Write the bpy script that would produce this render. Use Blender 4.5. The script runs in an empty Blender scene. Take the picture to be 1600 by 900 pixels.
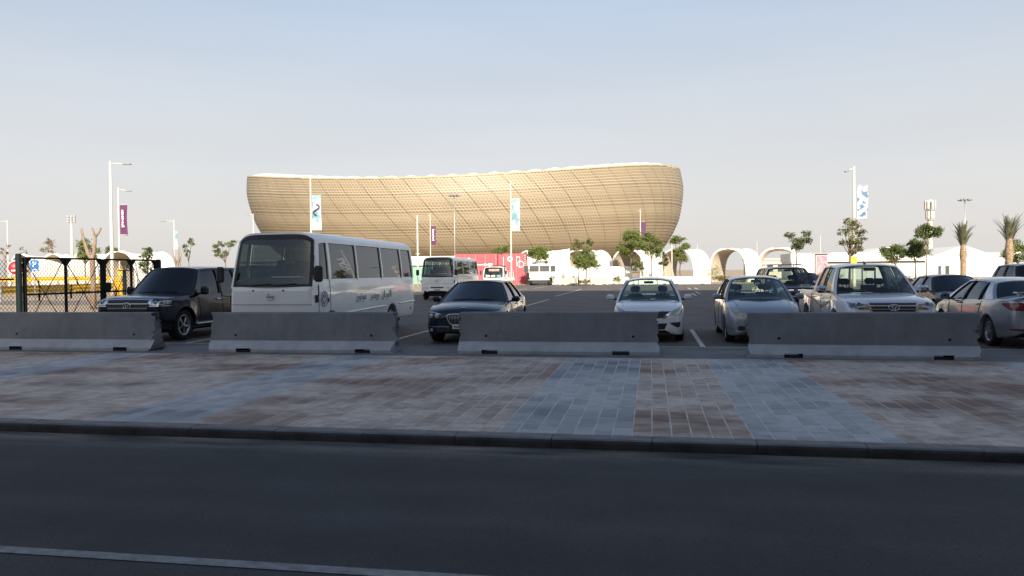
import bpy, bmesh, math, random
from mathutils import Vector, Matrix
from mathutils.bvhtree import BVHTree

SC = bpy.context.scene
COL = SC.collection
R_ = math.radians

# ------------------------------------------------------------------ camera
cam_d = bpy.data.cameras.new('camera')
cam_d.sensor_width = 36.0
cam_d.lens = 27.2
cam_d.clip_start = 0.1
cam_d.clip_end = 9000
cam = bpy.data.objects.new('camera', cam_d)
COL.objects.link(cam)
cam.matrix_world = (Matrix.Translation((0, 0, 1.68)) @ Matrix.Rotation(R_(10.2), 4, 'Z')
                    @ Matrix.Rotation(R_(90 - 1.208), 4, 'X') @ Matrix.Rotation(-0.0095, 4, 'Z'))
SC.camera = cam

# ------------------------------------------------------------------ sky and sun
SUN_EL, SUN_TX = 25.0, -0.30          # elevation, sideways drift of the light per metre forward
world = bpy.data.worlds.new('World')
SC.world = world
world.use_nodes = True
wn = world.node_tree
bg = wn.nodes['Background']
sky = wn.nodes.new('ShaderNodeTexSky')
sky.sky_type = 'NISHITA'
sky.sun_disc = False
sky.sun_elevation = R_(SUN_EL)
# light travels towards (SUN_TX, 1): the sun stands at azimuth of (-SUN_TX, -1)
sun_dir = Vector((-SUN_TX, -1.0, 0)).normalized()
sky.sun_rotation = math.atan2(sun_dir.x, sun_dir.y)
sky.altitude = 0
sky.air_density = 1.0
sky.dust_density = 3.0
sky.ozone_density = 1.0
# dusty desert air: a pale veil that thins with height, the same all round the compass
wtc = wn.nodes.new('ShaderNodeTexCoord'); wsx = wn.nodes.new('ShaderNodeSeparateXYZ'); wn.links.new(wtc.outputs['Generated'], wsx.inputs[0])
wrp = wn.nodes.new('ShaderNodeValToRGB'); cr = wrp.color_ramp
SKYC = [(0.0, (.95, .905, .875)), (.05, (.955, .915, .89)), (.12, (.90, .895, .90)), (.22, (.82, .86, .92)), (.36, (.66, .77, .93)), (.60, (.38, .52, .80))]
cr.elements[0].position = SKYC[0][0]; cr.elements[0].color = SKYC[0][1] + (1,)
cr.elements[1].position = SKYC[-1][0]; cr.elements[1].color = SKYC[-1][1] + (1,)
for (q, c_) in SKYC[1:-1]:
    el = cr.elements.new(q); el.color = c_ + (1,)
wn.links.new(wsx.outputs['Z'], wrp.inputs[0])
wsc = wn.nodes.new('ShaderNodeVectorMath'); wsc.operation = 'SCALE'; wsc.inputs['Scale'].default_value = 5.0
wn.links.new(wrp.outputs[0], wsc.inputs[0])
wmr = wn.nodes.new('ShaderNodeMapRange'); wmr.inputs[1].default_value = .2; wmr.inputs[2].default_value = .8; wmr.inputs[3].default_value = .9; wmr.inputs[4].default_value = 0.0
wn.links.new(wsx.outputs['Z'], wmr.inputs[0])
wmx = wn.nodes.new('ShaderNodeMix'); wmx.data_type = 'RGBA'
wn.links.new(wmr.outputs[0], wmx.inputs['Factor']); wn.links.new(sky.outputs[0], wmx.inputs['A']); wn.links.new(wsc.outputs[0], wmx.inputs['B'])
# faint uneven dust, the same kind all round
wmp = wn.nodes.new('ShaderNodeMapping'); wmp.inputs['Scale'].default_value = (1, 1, 5); wn.links.new(wtc.outputs['Generated'], wmp.inputs[0])
wno = wn.nodes.new('ShaderNodeTexNoise'); wno.inputs['Scale'].default_value = 1.8; wno.inputs['Detail'].default_value = 4; wn.links.new(wmp.outputs[0], wno.inputs['Vector'])
wmr2 = wn.nodes.new('ShaderNodeMapRange'); wmr2.inputs[1].default_value = .3; wmr2.inputs[2].default_value = .7; wmr2.inputs[3].default_value = .965; wmr2.inputs[4].default_value = 1.035
wn.links.new(wno.outputs['Fac'], wmr2.inputs[0])
wml = wn.nodes.new('ShaderNodeVectorMath'); wml.operation = 'SCALE'; wn.links.new(wmx.outputs['Result'], wml.inputs[0]); wn.links.new(wmr2.outputs[0], wml.inputs['Scale'])
wn.links.new(wml.outputs[0], bg.inputs[0])
bg.inputs[1].default_value = 0.09
sun_d = bpy.data.lights.new('sun', 'SUN')
sun_d.energy = 5.0
sun_d.angle = R_(0.5)
sun_d.color = (1.0, 0.90, 0.74)
sun = bpy.data.objects.new('sun', sun_d)
COL.objects.link(sun)
sd = Vector((sun_dir.x * math.cos(R_(SUN_EL)), sun_dir.y * math.cos(R_(SUN_EL)), math.sin(R_(SUN_EL))))
sun.rotation_euler = sd.to_track_quat('Z', 'Y').to_euler()
sun.location = sd * 200
SC.view_settings.view_transform = 'Standard'
SC.view_settings.look = 'None'
SC.view_settings.gamma = 1.0
SC.view_settings.use_curve_mapping = False
SC.view_settings.exposure = 0.90
SC.cycles.max_bounces = 8
SC.cycles.transparent_max_bounces = 24

# ------------------------------------------------------------------ materials
MATS = {}
def mat(name, col, rough=0.7, metal=0.0, var=0.12, scale=3.0, bump=0.0, bscale=40.0, coat=0.0, spec=0.5,
        emit=None, detail=6.0, col2=None, stretch=None, trans=0.0):
    """principled surface with noise-driven colour variation and fine relief"""
    if name in MATS: return MATS[name]
    m = bpy.data.materials.new(name); m.use_nodes = True
    nt = m.node_tree; b = nt.nodes['Principled BSDF']
    b.inputs['Roughness'].default_value = rough
    b.inputs['Metallic'].default_value = metal
    b.inputs['Specular IOR Level'].default_value = spec
    if coat:
        b.inputs['Coat Weight'].default_value = coat
        b.inputs['Coat Roughness'].default_value = 0.04
    c1 = tuple(col) + (1,)
    if var > 0 or col2:
        tc = nt.nodes.new('ShaderNodeTexCoord'); src = tc.outputs['Object']
        if stretch:
            mp = nt.nodes.new('ShaderNodeMapping'); mp.inputs['Scale'].default_value = stretch
            nt.links.new(src, mp.inputs[0]); src = mp.outputs[0]
        n = nt.nodes.new('ShaderNodeTexNoise'); n.inputs['Scale'].default_value = scale
        n.inputs['Detail'].default_value = detail; n.inputs['Roughness'].default_value = 0.62
        nt.links.new(src, n.inputs['Vector'])
        rp = nt.nodes.new('ShaderNodeValToRGB')
        a = col2 if col2 else tuple(max(0, x * (1 - var * 1.5)) for x in col)
        z = col if col2 else tuple(min(1, x * (1 + var)) for x in col)
        rp.color_ramp.elements[0].position = 0.32; rp.color_ramp.elements[0].color = tuple(a) + (1,)
        rp.color_ramp.elements[1].position = 0.68; rp.color_ramp.elements[1].color = tuple(z) + (1,)
        nt.links.new(n.outputs['Fac'], rp.inputs[0])
        nt.links.new(rp.outputs[0], b.inputs['Base Color'])
        if bump:
            n2 = nt.nodes.new('ShaderNodeTexNoise'); n2.inputs['Scale'].default_value = bscale
            n2.inputs['Detail'].default_value = 4; nt.links.new(src, n2.inputs['Vector'])
            bp = nt.nodes.new('ShaderNodeBump'); bp.inputs['Strength'].default_value = bump
            bp.inputs['Distance'].default_value = 0.02
            nt.links.new(n2.outputs['Fac'], bp.inputs['Height']); nt.links.new(bp.outputs[0], b.inputs['Normal'])
    else:
        b.inputs['Base Color'].default_value = c1
    if emit:
        b.inputs['Emission Color'].default_value = c1; b.inputs['Emission Strength'].default_value = emit
    MATS[name] = m
    return m

def glass(name, tint, refl=0.06, rough=0.02):
    """thin tinted pane: see-through with a mirror-like sheen"""
    if name in MATS: return MATS[name]
    m = bpy.data.materials.new(name); m.use_nodes = True
    nt = m.node_tree; nt.nodes.remove(nt.nodes['Principled BSDF'])
    out = nt.nodes['Material Output']
    tr = nt.nodes.new('ShaderNodeBsdfTransparent'); tr.inputs[0].default_value = tuple(tint) + (1,)
    gl = nt.nodes.new('ShaderNodeBsdfGlossy'); gl.inputs['Roughness'].default_value = rough
    gl.inputs['Color'].default_value = (0.9, 0.94, 1, 1)
    lw = nt.nodes.new('ShaderNodeLayerWeight'); lw.inputs['Blend'].default_value = .5
    pw = nt.nodes.new('ShaderNodeMath'); pw.operation = 'POWER'; pw.inputs[1].default_value = 5.0; nt.links.new(lw.outputs['Facing'], pw.inputs[0])
    ad = nt.nodes.new('ShaderNodeMath'); ad.operation = 'MULTIPLY_ADD'; ad.inputs[1].default_value = 1 - refl; ad.inputs[2].default_value = refl; ad.use_clamp = True
    mx = nt.nodes.new('ShaderNodeMixShader')
    nt.links.new(pw.outputs[0], ad.inputs[0]); nt.links.new(ad.outputs[0], mx.inputs[0])
    nt.links.new(tr.outputs[0], mx.inputs[1]); nt.links.new(gl.outputs[0], mx.inputs[2])
    nt.links.new(mx.outputs[0], out.inputs['Surface'])
    MATS[name] = m
    return m

# ------------------------------------------------------------------ mesh helpers
class MB:
    """collects geometry, then links it as ONE mesh object"""
    def __init__(self): self.v = []; self.f = []; self.mi = []; self.sm = []
    def add(self, vs, fs, mi=0, smooth=False):
        o = len(self.v); self.v += [tuple(p) for p in vs]
        for f in fs:
            self.f.append(tuple(i + o for i in f)); self.mi.append(mi); self.sm.append(smooth)
        return self
    def box(self, x0, x1, y0, y1, z0, z1, mi=0, M=None):
        vs = [(x, y, z) for z in (z0, z1) for y in (y0, y1) for x in (x0, x1)]
        if M is not None: vs = [M @ Vector(p) for p in vs]
        return self.add(vs, [(0, 2, 3, 1), (4, 5, 7, 6), (0, 1, 5, 4), (1, 3, 7, 5), (3, 2, 6, 7), (2, 0, 4, 6)], mi)
    def bbox(self, cx, cy, cz, sx, sy, sz, b=0.02, mi=0, M=None, smooth=False):
        """box with chamfered edges"""
        hx, hy, hz = sx / 2, sy / 2, sz / 2; b = min(b, hx * .9, hy * .9, hz * .9)
        vs = []; idx = {}
        for kx in (-1, 1):
            for ky in (-1, 1):
                for kz in (-1, 1):
                    for ax in range(3):
                        p = [kx * (hx - b), ky * (hy - b), kz * (hz - b)]; p[ax] += b * (kx, ky, kz)[ax]
                        idx[(kx, ky, kz, ax)] = len(vs); q = Vector((p[0] + cx, p[1] + cy, p[2] + cz))
                        vs.append(M @ q if M is not None else q)
        fs = []
        for ax in range(3):
            o = [a for a in range(3) if a != ax]
            for s in (-1, 1):
                r = []
                for a, c in ((-1, -1), (1, -1), (1, 1), (-1, 1)):
                    k = [0, 0, 0]; k[ax] = s; k[o[0]] = a; k[o[1]] = c; r.append(idx[(*k, ax)])
                fs.append(r)
        for ax in range(3):
            o = [a for a in range(3) if a != ax]
            for s in (-1, 1):
                for t in (-1, 1):
                    k0 = [0, 0, 0]; k1 = [0, 0, 0]
                    k0[o[0]] = k1[o[0]] = s; k0[o[1]] = k1[o[1]] = t; k0[ax] = -1; k1[ax] = 1
                    fs.append([idx[(*k0, o[0])], idx[(*k1, o[0])], idx[(*k1, o[1])], idx[(*k0, o[1])]])
        for kx in (-1, 1):
            for ky in (-1, 1):
                for kz in (-1, 1): fs.append([idx[(kx, ky, kz, a)] for a in range(3)])
        return self.add(vs, fs, mi, smooth)
    def grid(self, P, mi=0, smooth=True, closed_u=False, fmi=None):
        """P[i][j] grid of points"""
        n, m = len(P), len(P[0]); o = len(self.v)
        for r in P: self.v += [tuple(p) for p in r]
        for i in range(n if closed_u else n - 1):
            for j in range(m - 1):
                a = o + i * m + j; b = o + ((i + 1) % n) * m + j
                self.f.append((a, b, b + 1, a + 1)); self.mi.append(fmi(i, j) if fmi else mi); self.sm.append(smooth)
        return self
    def shell(self, P, th, mi=0, smooth=True):
        """grid with thickness: offset along normals, edges closed"""
        n, m = len(P), len(P[0]); P = [[Vector(p) for p in r] for r in P]
        Q = []
        for i in range(n):
            r = []
            for j in range(m):
                a = P[min(i + 1, n - 1)][j] - P[max(i - 1, 0)][j]; b = P[i][min(j + 1, m - 1)] - P[i][max(j - 1, 0)]
                nn = a.cross(b); nn = nn.normalized() if nn.length > 1e-9 else Vector((0, 0, 1)); r.append(P[i][j] - nn * th)
            Q.append(r)
        self.grid(P, mi, smooth); self.grid([r[::-1] for r in Q], mi, smooth)
        bd = [(i, 0) for i in range(n)] + [(n - 1, j) for j in range(1, m)] + [(i, m - 1) for i in range(n - 2, -1, -1)] + [(0, j) for j in range(m - 2, 0, -1)]
        o = len(self.v); L = len(bd)
        for (i, j) in bd: self.v.append(tuple(P[i][j])); self.v.append(tuple(Q[i][j]))
        for k in range(L):
            a = o + 2 * k; b = o + 2 * ((k + 1) % L); self.f.append((a, a + 1, b + 1, b)); self.mi.append(mi); self.sm.append(False)
        return self
    def tube(self, pts, rad, n=8, mi=0, cap=True, smooth=True):
        """tube along points, rad a number or one per point"""
        pts = [Vector(p) for p in pts]; k = len(pts)
        rr = rad if isinstance(rad, (list, tuple)) else [rad] * k
        rows = []; ref = None
        for i, p in enumerate(pts):
            t = (pts[min(i + 1, k - 1)] - pts[max(i - 1, 0)]).normalized()
            if ref is None: ref = Vector((0, 0, 1)) if abs(t.z) < .9 else Vector((1, 0, 0))
            u = t.cross(ref).normalized(); w = t.cross(u).normalized(); ref = -w if False else ref
            rows.append([p + (u * math.cos(2 * math.pi * a / n) + w * math.sin(2 * math.pi * a / n)) * rr[i] for a in range(n)] )
        o = len(self.v)
        for r in rows: self.v += [tuple(p) for p in r]
        for i in range(k - 1):
            for a in range(n):
                b = (a + 1) % n
                self.f.append((o + i * n + a, o + i * n + b, o + (i + 1) * n + b, o + (i + 1) * n + a)); self.mi.append(mi); self.sm.append(smooth)
        if cap:
            self.f.append(tuple(o + a for a in range(n))[::-1]); self.mi.append(mi); self.sm.append(False)
            self.f.append(tuple(o + (k - 1) * n + a for a in range(n))); self.mi.append(mi); self.sm.append(False)
        return self
    def lathe(self, prof, n=24, axis='x', c=(0, 0, 0), mi=0, smooth=True):
        """prof: (along axis, radius)"""
        rows = []
        for a in range(n):
            t = 2 * math.pi * a / n; r = []
            for (h, q) in prof:
                if axis == 'x': p = (c[0] + h, c[1] + q * math.cos(t), c[2] + q * math.sin(t))
                elif axis == 'y': p = (c[0] + q * math.cos(t), c[1] + h, c[2] + q * math.sin(t))
                else: p = (c[0] + q * math.cos(t), c[1] + q * math.sin(t), c[2] + h)
                r.append(p)
            rows.append(r)
        return self.grid(rows, mi, smooth, closed_u=True)
    def bar(self, a, b, w, d, mi=0):
        """square bar from a to b"""
        a, b = Vector(a), Vector(b); t = (b - a).normalized()
        ref = Vector((0, 0, 1)) if abs(t.z) < .9 else Vector((0, 1, 0))
        u = t.cross(ref).normalized() * w / 2; q = t.cross(u).normalized() * d / 2
        vs = [a - u - q, a + u - q, a + u + q, a - u + q, b - u - q, b + u - q, b + u + q, b - u + q]
        return self.add(vs, [(0, 1, 2, 3)[::-1], (4, 5, 6, 7), (0, 1, 5, 4), (1, 2, 6, 5), (2, 3, 7, 6), (3, 0, 4, 7)], mi)
    def mesh(self, name, mats):
        me = bpy.data.meshes.new(name); me.from_pydata(self.v, [], self.f)
        for m in (mats if isinstance(mats, (list, tuple)) else [mats]): me.materials.append(m)
        me.polygons.foreach_set('material_index', self.mi); me.polygons.foreach_set('use_smooth', self.sm)
        me.update(); return me
    def build(self, name, mats, parent=None, fix=False, loc=None):
        me = self.mesh(name, mats)
        if fix:
            bm = bmesh.new(); bm.from_mesh(me); bmesh.ops.recalc_face_normals(bm, faces=bm.faces[:]); bm.to_mesh(me); bm.free()
        return link(name, me, parent, loc)

def link(name, me, parent=None, loc=None):
    o = bpy.data.objects.new(name, me); COL.objects.link(o)
    if parent is not None: o.parent = parent
    if loc is not None: o.location = loc
    return o
def empty(name, loc=(0, 0, 0), rz=0.0):
    o = bpy.data.objects.new(name, None); COL.objects.link(o)
    o.location = loc; o.rotation_euler = (0, 0, rz); o.empty_display_size = .2
    return o
def tag(o, label, cat, group=None):
    o['label'] = label; o['category'] = cat
    if group: o['group'] = group
    return o
def struct(o, kind='structure'):
    o['kind'] = kind; return o
def copy_tree(o, parent=None):
    c = o.copy(); COL.objects.link(c); c.parent = parent
    for ch in list(o.children): copy_tree(ch, c)
    return c
def pchip(pts):
    """smooth monotone curve through (x, y) points"""
    xs = [float(p[0]) for p in pts]; ys = [float(p[1]) for p in pts]; n = len(xs)
    if n == 1: return lambda x: ys[0]
    h = [xs[i + 1] - xs[i] for i in range(n - 1)]; d = [(ys[i + 1] - ys[i]) / h[i] for i in range(n - 1)]
    m = [d[0]] + [0 if d[i - 1] * d[i] <= 0 else 2 * d[i - 1] * d[i] / (d[i - 1] + d[i]) for i in range(1, n - 1)] + [d[-1]]
    def f(x):
        if x <= xs[0]: return ys[0]
        if x >= xs[-1]: return ys[-1]
        i = 0
        while x > xs[i + 1]: i += 1
        t = (x - xs[i]) / h[i]
        return (ys[i] * (1 + 2 * t) * (1 - t) ** 2 + h[i] * m[i] * t * (1 - t) ** 2 + ys[i + 1] * t * t * (3 - 2 * t) + h[i] * m[i + 1] * t * t * (t - 1))
    return f
def lin(a, b, t): return a + (b - a) * t
def text_mesh(s, size, name, material, extrude=0.004):
    c = bpy.data.curves.new(name, 'FONT'); c.body = s; c.size = size; c.extrude = extrude; c.align_x = 'CENTER'; c.align_y = 'CENTER'
    o = bpy.data.objects.new(name, c); COL.objects.link(o)
    dg = bpy.context.evaluated_depsgraph_get()
    me = bpy.data.meshes.new_from_object(o.evaluated_get(dg)); me.name = name
    bpy.data.objects.remove(o); bpy.data.curves.remove(c)
    me.materials.clear(); me.materials.append(material)
    return me

# ================================================================== THE SETTING
rnd = random.Random(7)
def sheet(name, x0, x1, y0, y1, z, m, nx=1, ny=1):
    b = MB(); b.grid([[(lin(x0, x1, i / nx), lin(y0, y1, j / ny), z) for j in range(ny + 1)] for i in range(nx + 1)], smooth=False)
    return struct(b.build(name, m))

M_sand = mat('sand', (0.36, 0.285, 0.21), .95, var=.18, scale=.15, bump=.4, bscale=3)
M_asph = mat('asphalt', (0.118, 0.103, 0.092), .85, var=.22, scale=.5, bump=.35, bscale=160, detail=10)
M_paint = mat('road_paint', (0.62, 0.62, 0.60), .7, var=.28, scale=9)
M_conc = mat('concrete', (0.33, 0.33, 0.32), .85, var=.14, scale=2.5, bump=.25, bscale=60, detail=9)

# ground: one sheet to the horizon, a step lower under the street
b = MB()
ys = [(-2500, -.19), (7.76, -.19), (7.80, -.022), (6000, -.022)]
b.grid([[(x, y, z) for (y, z) in ys] for x in (-5000, 5000)], smooth=False)
struct(b.build('ground', M_sand, fix=True))

# street in front: dark worn asphalt
def road_mat():
    m = mat('street_asphalt', (0.028, 0.030, 0.033), .78, var=.25, scale=.7, bump=.5, bscale=140, detail=12)
    nt = m.node_tree; bs = nt.nodes['Principled BSDF']
    # sand drifted along the kerb: fades out over about half a metre, ragged
    tc = nt.nodes.new('ShaderNodeTexCoord'); sx = nt.nodes.new('ShaderNodeSeparateXYZ')
    nt.links.new(tc.outputs['Object'], sx.inputs[0])
    mp = nt.nodes.new('ShaderNodeMapping'); mp.inputs['Scale'].default_value = (.55, 3.0, 1); nt.links.new(tc.outputs['Object'], mp.inputs[0])
    n = nt.nodes.new('ShaderNodeTexNoise'); n.inputs['Scale'].default_value = 1.2; n.inputs['Detail'].default_value = 8
    nt.links.new(mp.outputs[0], n.inputs['Vector'])
    mr = nt.nodes.new('ShaderNodeMapRange'); mr.inputs[1].default_value = 7.05; mr.inputs[2].default_value = 7.72
    nt.links.new(sx.outputs['Y'], mr.inputs[0])
    mu = nt.nodes.new('ShaderNodeMath'); mu.operation = 'MULTIPLY'; nt.links.new(mr.outputs[0], mu.inputs[0])
    rp = nt.nodes.new('ShaderNodeMapRange'); rp.inputs[1].default_value = .35; rp.inputs[2].default_value = .7
    nt.links.new(n.outputs['Fac'], rp.inputs[0]); nt.links.new(rp.outputs[0], mu.inputs[1])
    mix = nt.nodes.new('ShaderNodeMix'); mix.data_type = 'RGBA'; mix.inputs['B'].default_value = (.30, .26, .21, 1)
    old = bs.inputs['Base Color'].links[0].from_socket
    nt.links.new(old, mix.inputs['A']); nt.links.new(mu.outputs[0], mix.inputs['Factor']); nt.links.new(mix.outputs['Result'], bs.inputs['Base Color'])
    mp2 = nt.nodes.new('ShaderNodeMapping'); mp2.inputs['Scale'].default_value = (.05, 1.1, 1); nt.links.new(tc.outputs['Object'], mp2.inputs[0])
    nb = nt.nodes.new('ShaderNodeTexNoise'); nb.inputs['Scale'].default_value = 1.6; nb.inputs['Detail'].default_value = 5; nt.links.new(mp2.outputs[0], nb.inputs['Vector'])
    ng = nt.nodes.new('ShaderNodeTexNoise'); ng.inputs['Scale'].default_value = 75; ng.inputs['Detail'].default_value = 3; nt.links.new(tc.outputs['Object'], ng.inputs['Vector'])
    vo = nt.nodes.new('ShaderNodeTexNoise'); vo.inputs['Scale'].default_value = 17; vo.inputs['Detail'].default_value = 2; nt.links.new(tc.outputs['Object'], vo.inputs['Vector'])
    def mrg(src, a, c_, lo, hi):
        q = nt.nodes.new('ShaderNodeMapRange'); q.inputs[1].default_value = a; q.inputs[2].default_value = c_; q.inputs[3].default_value = lo; q.inputs[4].default_value = hi; nt.links.new(src, q.inputs[0]); return q.outputs[0]
    m1 = nt.nodes.new('ShaderNodeMath'); m1.operation = 'MULTIPLY'; nt.links.new(mrg(nb.outputs['Fac'], .3, .7, .72, 1.3), m1.inputs[0]); nt.links.new(mrg(ng.outputs['Fac'], .3, .75, .6, 1.7), m1.inputs[1])
    m2 = nt.nodes.new('ShaderNodeMath'); m2.operation = 'ADD'; nt.links.new(m1.outputs[0], m2.inputs[0]); nt.links.new(mrg(vo.outputs['Fac'], .74, .80, 0, 1.6), m2.inputs[1])
    mg = nt.nodes.new('ShaderNodeMix'); mg.data_type = 'RGBA'; mg.blend_type = 'MULTIPLY'; mg.inputs['Factor'].default_value = 1
    nt.links.new(mix.outputs['Result'], mg.inputs['A']); nt.links.new(m2.outputs[0], mg.inputs['B']); nt.links.new(mg.outputs['Result'], bs.inputs['Base Color'])
    return m
sheet('road', -70, 60, -4.5, 7.69, -.102, road_mat())
ln = MB(); ln.grid([[(x, y, -.098) for y in (4.29, 4.395)] for x in [-60 + 2 * i for i in range(60)]], smooth=False)
struct(ln.build('road_edge_line', mat('worn_line', (.24, .24, .24), .75, var=.22, scale=14)))

# car park: asphalt, a bare concrete strip along the barriers, painted bays
sheet('car_park', -17.6, 62, 17.25, 94.5, -.008, M_asph)
sheet('concrete_strip', -70, 62, 15.02, 17.25, -.0075, mat('strip_concrete', (.17, .17, .17), .85, var=.2, scale=1.2, bump=.3, bscale=90))
lines = MB()
BAY = 2.49; X0 = 1.11
def pl(x0, x1, y0, y1): lines.grid([[(x, y, -.003) for y in (y0, y1)] for x in (x0, x1)], smooth=False)
for k in range(-5, 9):
    x = X0 + BAY * k
    if k == -6: continue
    if k in (-5, -3, 0, -4, -2, -1, 1, 2, 3, 4, 5, 6, 7, 8):
        if k in (-4, -2, -1): continue
        pl(x - .055, x + .055, 17.32, 22.4)
for (x, y0, y1) in ((-6.05, 36, 46), (-6.35, 52, 71), (-1.1, 30.5, 33.2), (3.4, 56, 61.5), (3.4, 69, 75), (4.0, 69, 75), (2.9, 52, 57.5), (-12, 60, 75), (-11.5, 76, 86)):
    pl(x - .06, x + .06, y0, y1)
pl(-2.5, 30, 17.27, 17.36); pl(-17, -9.4, 17.27, 17.36)
pl(2.2, 14, 79.6, 79.75)
struct(lines.build('bay_markings', M_paint))

# pavement: pavers laid in running columns, red-brown fields and blue-grey strips
PAV0, PAV1 = 7.93, 15.0
pave_bed = struct(MB().grid([[(x, y, -.0035) for y in (7.93, 15.0)] for x in (-70, 62)], smooth=False).build('pavement', mat('bedding', (.66, .60, .53), .95, var=.2, scale=2)))
def paver_mat(name, a, bcol, dust, dustamt):
    m = bpy.data.materials.new(name); m.use_nodes = True; nt = m.node_tree; bs = nt.nodes['Principled BSDF']
    bs.inputs['Roughness'].default_value = .8
    oi = nt.nodes.new('ShaderNodeNewGeometry'); tc = nt.nodes.new('ShaderNodeTexCoord')
    # every paver its own tone (white noise on its cell), dust lying over them in drifts (world position)
    at = nt.nodes.new('ShaderNodeAttribute'); at.attribute_name = 'tone'
    mix = nt.nodes.new('ShaderNodeMix'); mix.data_type = 'RGBA'
    mix.inputs['A'].default_value = tuple(a) + (1,); mix.inputs['B'].default_value = tuple(bcol) + (1,)
    nt.links.new(at.outputs['Fac'], mix.inputs['Factor'])
    mp = nt.nodes.new('ShaderNodeMapping'); mp.inputs['Scale'].default_value = (.32, .55, 1)
    nt.links.new(oi.outputs['Position'], mp.inputs[0])
    n = nt.nodes.new('ShaderNodeTexNoise'); n.inputs['Scale'].default_value = 1.15; n.inputs['Detail'].default_value = 9; n.inputs['Roughness'].default_value = .6
    nt.links.new(mp.outputs[0], n.inputs['Vector'])
    mr = nt.nodes.new('ShaderNodeMapRange'); mr.inputs[1].default_value = .39; mr.inputs[2].default_value = .54; mr.inputs[4].default_value = dustamt
    nt.links.new(n.outputs['Fac'], mr.inputs[0])
    n2 = nt.nodes.new('ShaderNodeTexNoise'); n2.inputs['Scale'].default_value = 7; n2.inputs['Detail'].default_value = 8
    nt.links.new(oi.outputs['Position'], n2.inputs['Vector'])
    mm = nt.nodes.new('ShaderNodeMapRange'); mm.inputs[1].default_value = .3; mm.inputs[2].default_value = .62; mm.inputs[3].default_value = .45
    nt.links.new(n2.outputs['Fac'], mm.inputs[0])
    mu = nt.nodes.new('ShaderNodeMath'); mu.operation = 'MULTIPLY'; nt.links.new(mr.outputs[0], mu.inputs[0]); nt.links.new(mm.outputs[0], mu.inputs[1])
    pw = nt.nodes.new('ShaderNodeMapRange'); pw.inputs[3].default_value = .74; pw.inputs[4].default_value = .98; nt.links.new(at.outputs['Fac'], pw.inputs[0])
    mv = nt.nodes.new('ShaderNodeMath'); mv.operation = 'MULTIPLY'; nt.links.new(mu.outputs[0], mv.inputs[0]); nt.links.new(pw.outputs[0], mv.inputs[1]); mu = mv
    m2 = nt.nodes.new('ShaderNodeMix'); m2.data_type = 'RGBA'; m2.inputs['B'].default_value = tuple(dust) + (1,)
    nt.links.new(mix.outputs['Result'], m2.inputs['A']); nt.links.new(mu.outputs[0], m2.inputs['Factor'])
    nt.links.new(m2.outputs['Result'], bs.inputs['Base Color'])
    n3 = nt.nodes.new('ShaderNodeTexNoise'); n3.inputs['Scale'].default_value = 60; n3.inputs['Detail'].default_value = 5
    nt.links.new(oi.outputs['Position'], n3.inputs['Vector'])
    bp = nt.nodes.new('ShaderNodeBump'); bp.inputs['Strength'].default_value = .35; bp.inputs['Distance'].default_value = .01
    nt.links.new(n3.outputs['Fac'], bp.inputs['Height']); nt.links.new(bp.outputs[0], bs.inputs['Normal'])
    return m
M_red = paver_mat('red_paver', (.205, .125, .092), (.345, .25, .198), (.68, .595, .51), .93)
M_blue = paver_mat('blue_grey_paver', (.21, .225, .235), (.36, .375, .385), (.58, .57, .555), .85)
STRIPS = [(-11.6, -10.35), (-6.42, -5.12), (-1.50, -.24), (1.04, 2.34), (6.1, 7.4), (-16.8, -15.5)]
def is_blue(x): return any(a <= x <= c for a, c in STRIPS)
PW, PLN, GAP = .20, .40, .010
def paver_mesh(name, m, tone):
    w, l, c = (PW - GAP) / 2, (PLN - GAP) / 2, .006
    bb = MB()
    lo = [(-w, -l, -.03), (w, -l, -.03), (w, l, -.03), (-w, l, -.03)]
    mi = [(x, y, -c) for (x, y, _) in lo]
    hi = [(x * (1 - c / w), y * (1 - c / l), 0) for (x, y, _) in lo]
    bb.add(lo + mi + hi, [(i, (i + 1) % 4, 4 + (i + 1) % 4, 4 + i) for i in range(4)] + [(4 + i, 4 + (i + 1) % 4, 8 + (i + 1) % 4, 8 + i) for i in range(4)] + [(8, 9, 10, 11)])
    me = bb.mesh(name, m); at = me.attributes.new('tone', 'FLOAT', 'POINT'); at.data.foreach_set('value', [tone] * len(me.vertices))
    return me, bb
TONES = [0, .2, .4, .6, .8, 1]
pm = {(k, t): paver_mesh('paver', M_blue if k else M_red, t) for k in (0, 1) for t in TONES}
cells = []
nx0, nx1 = -110, 80
for i in range(nx0, nx1):
    x = i * PW + PW / 2
    off = PLN / 2 if i % 2 else 0
    j = 0
    y = PAV0 - off
    while y < PAV1 - .01:
        y0, y1 = max(y, PAV0), min(y + PLN, PAV1); cells.append((x, y0, y1)); y += PLN
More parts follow.
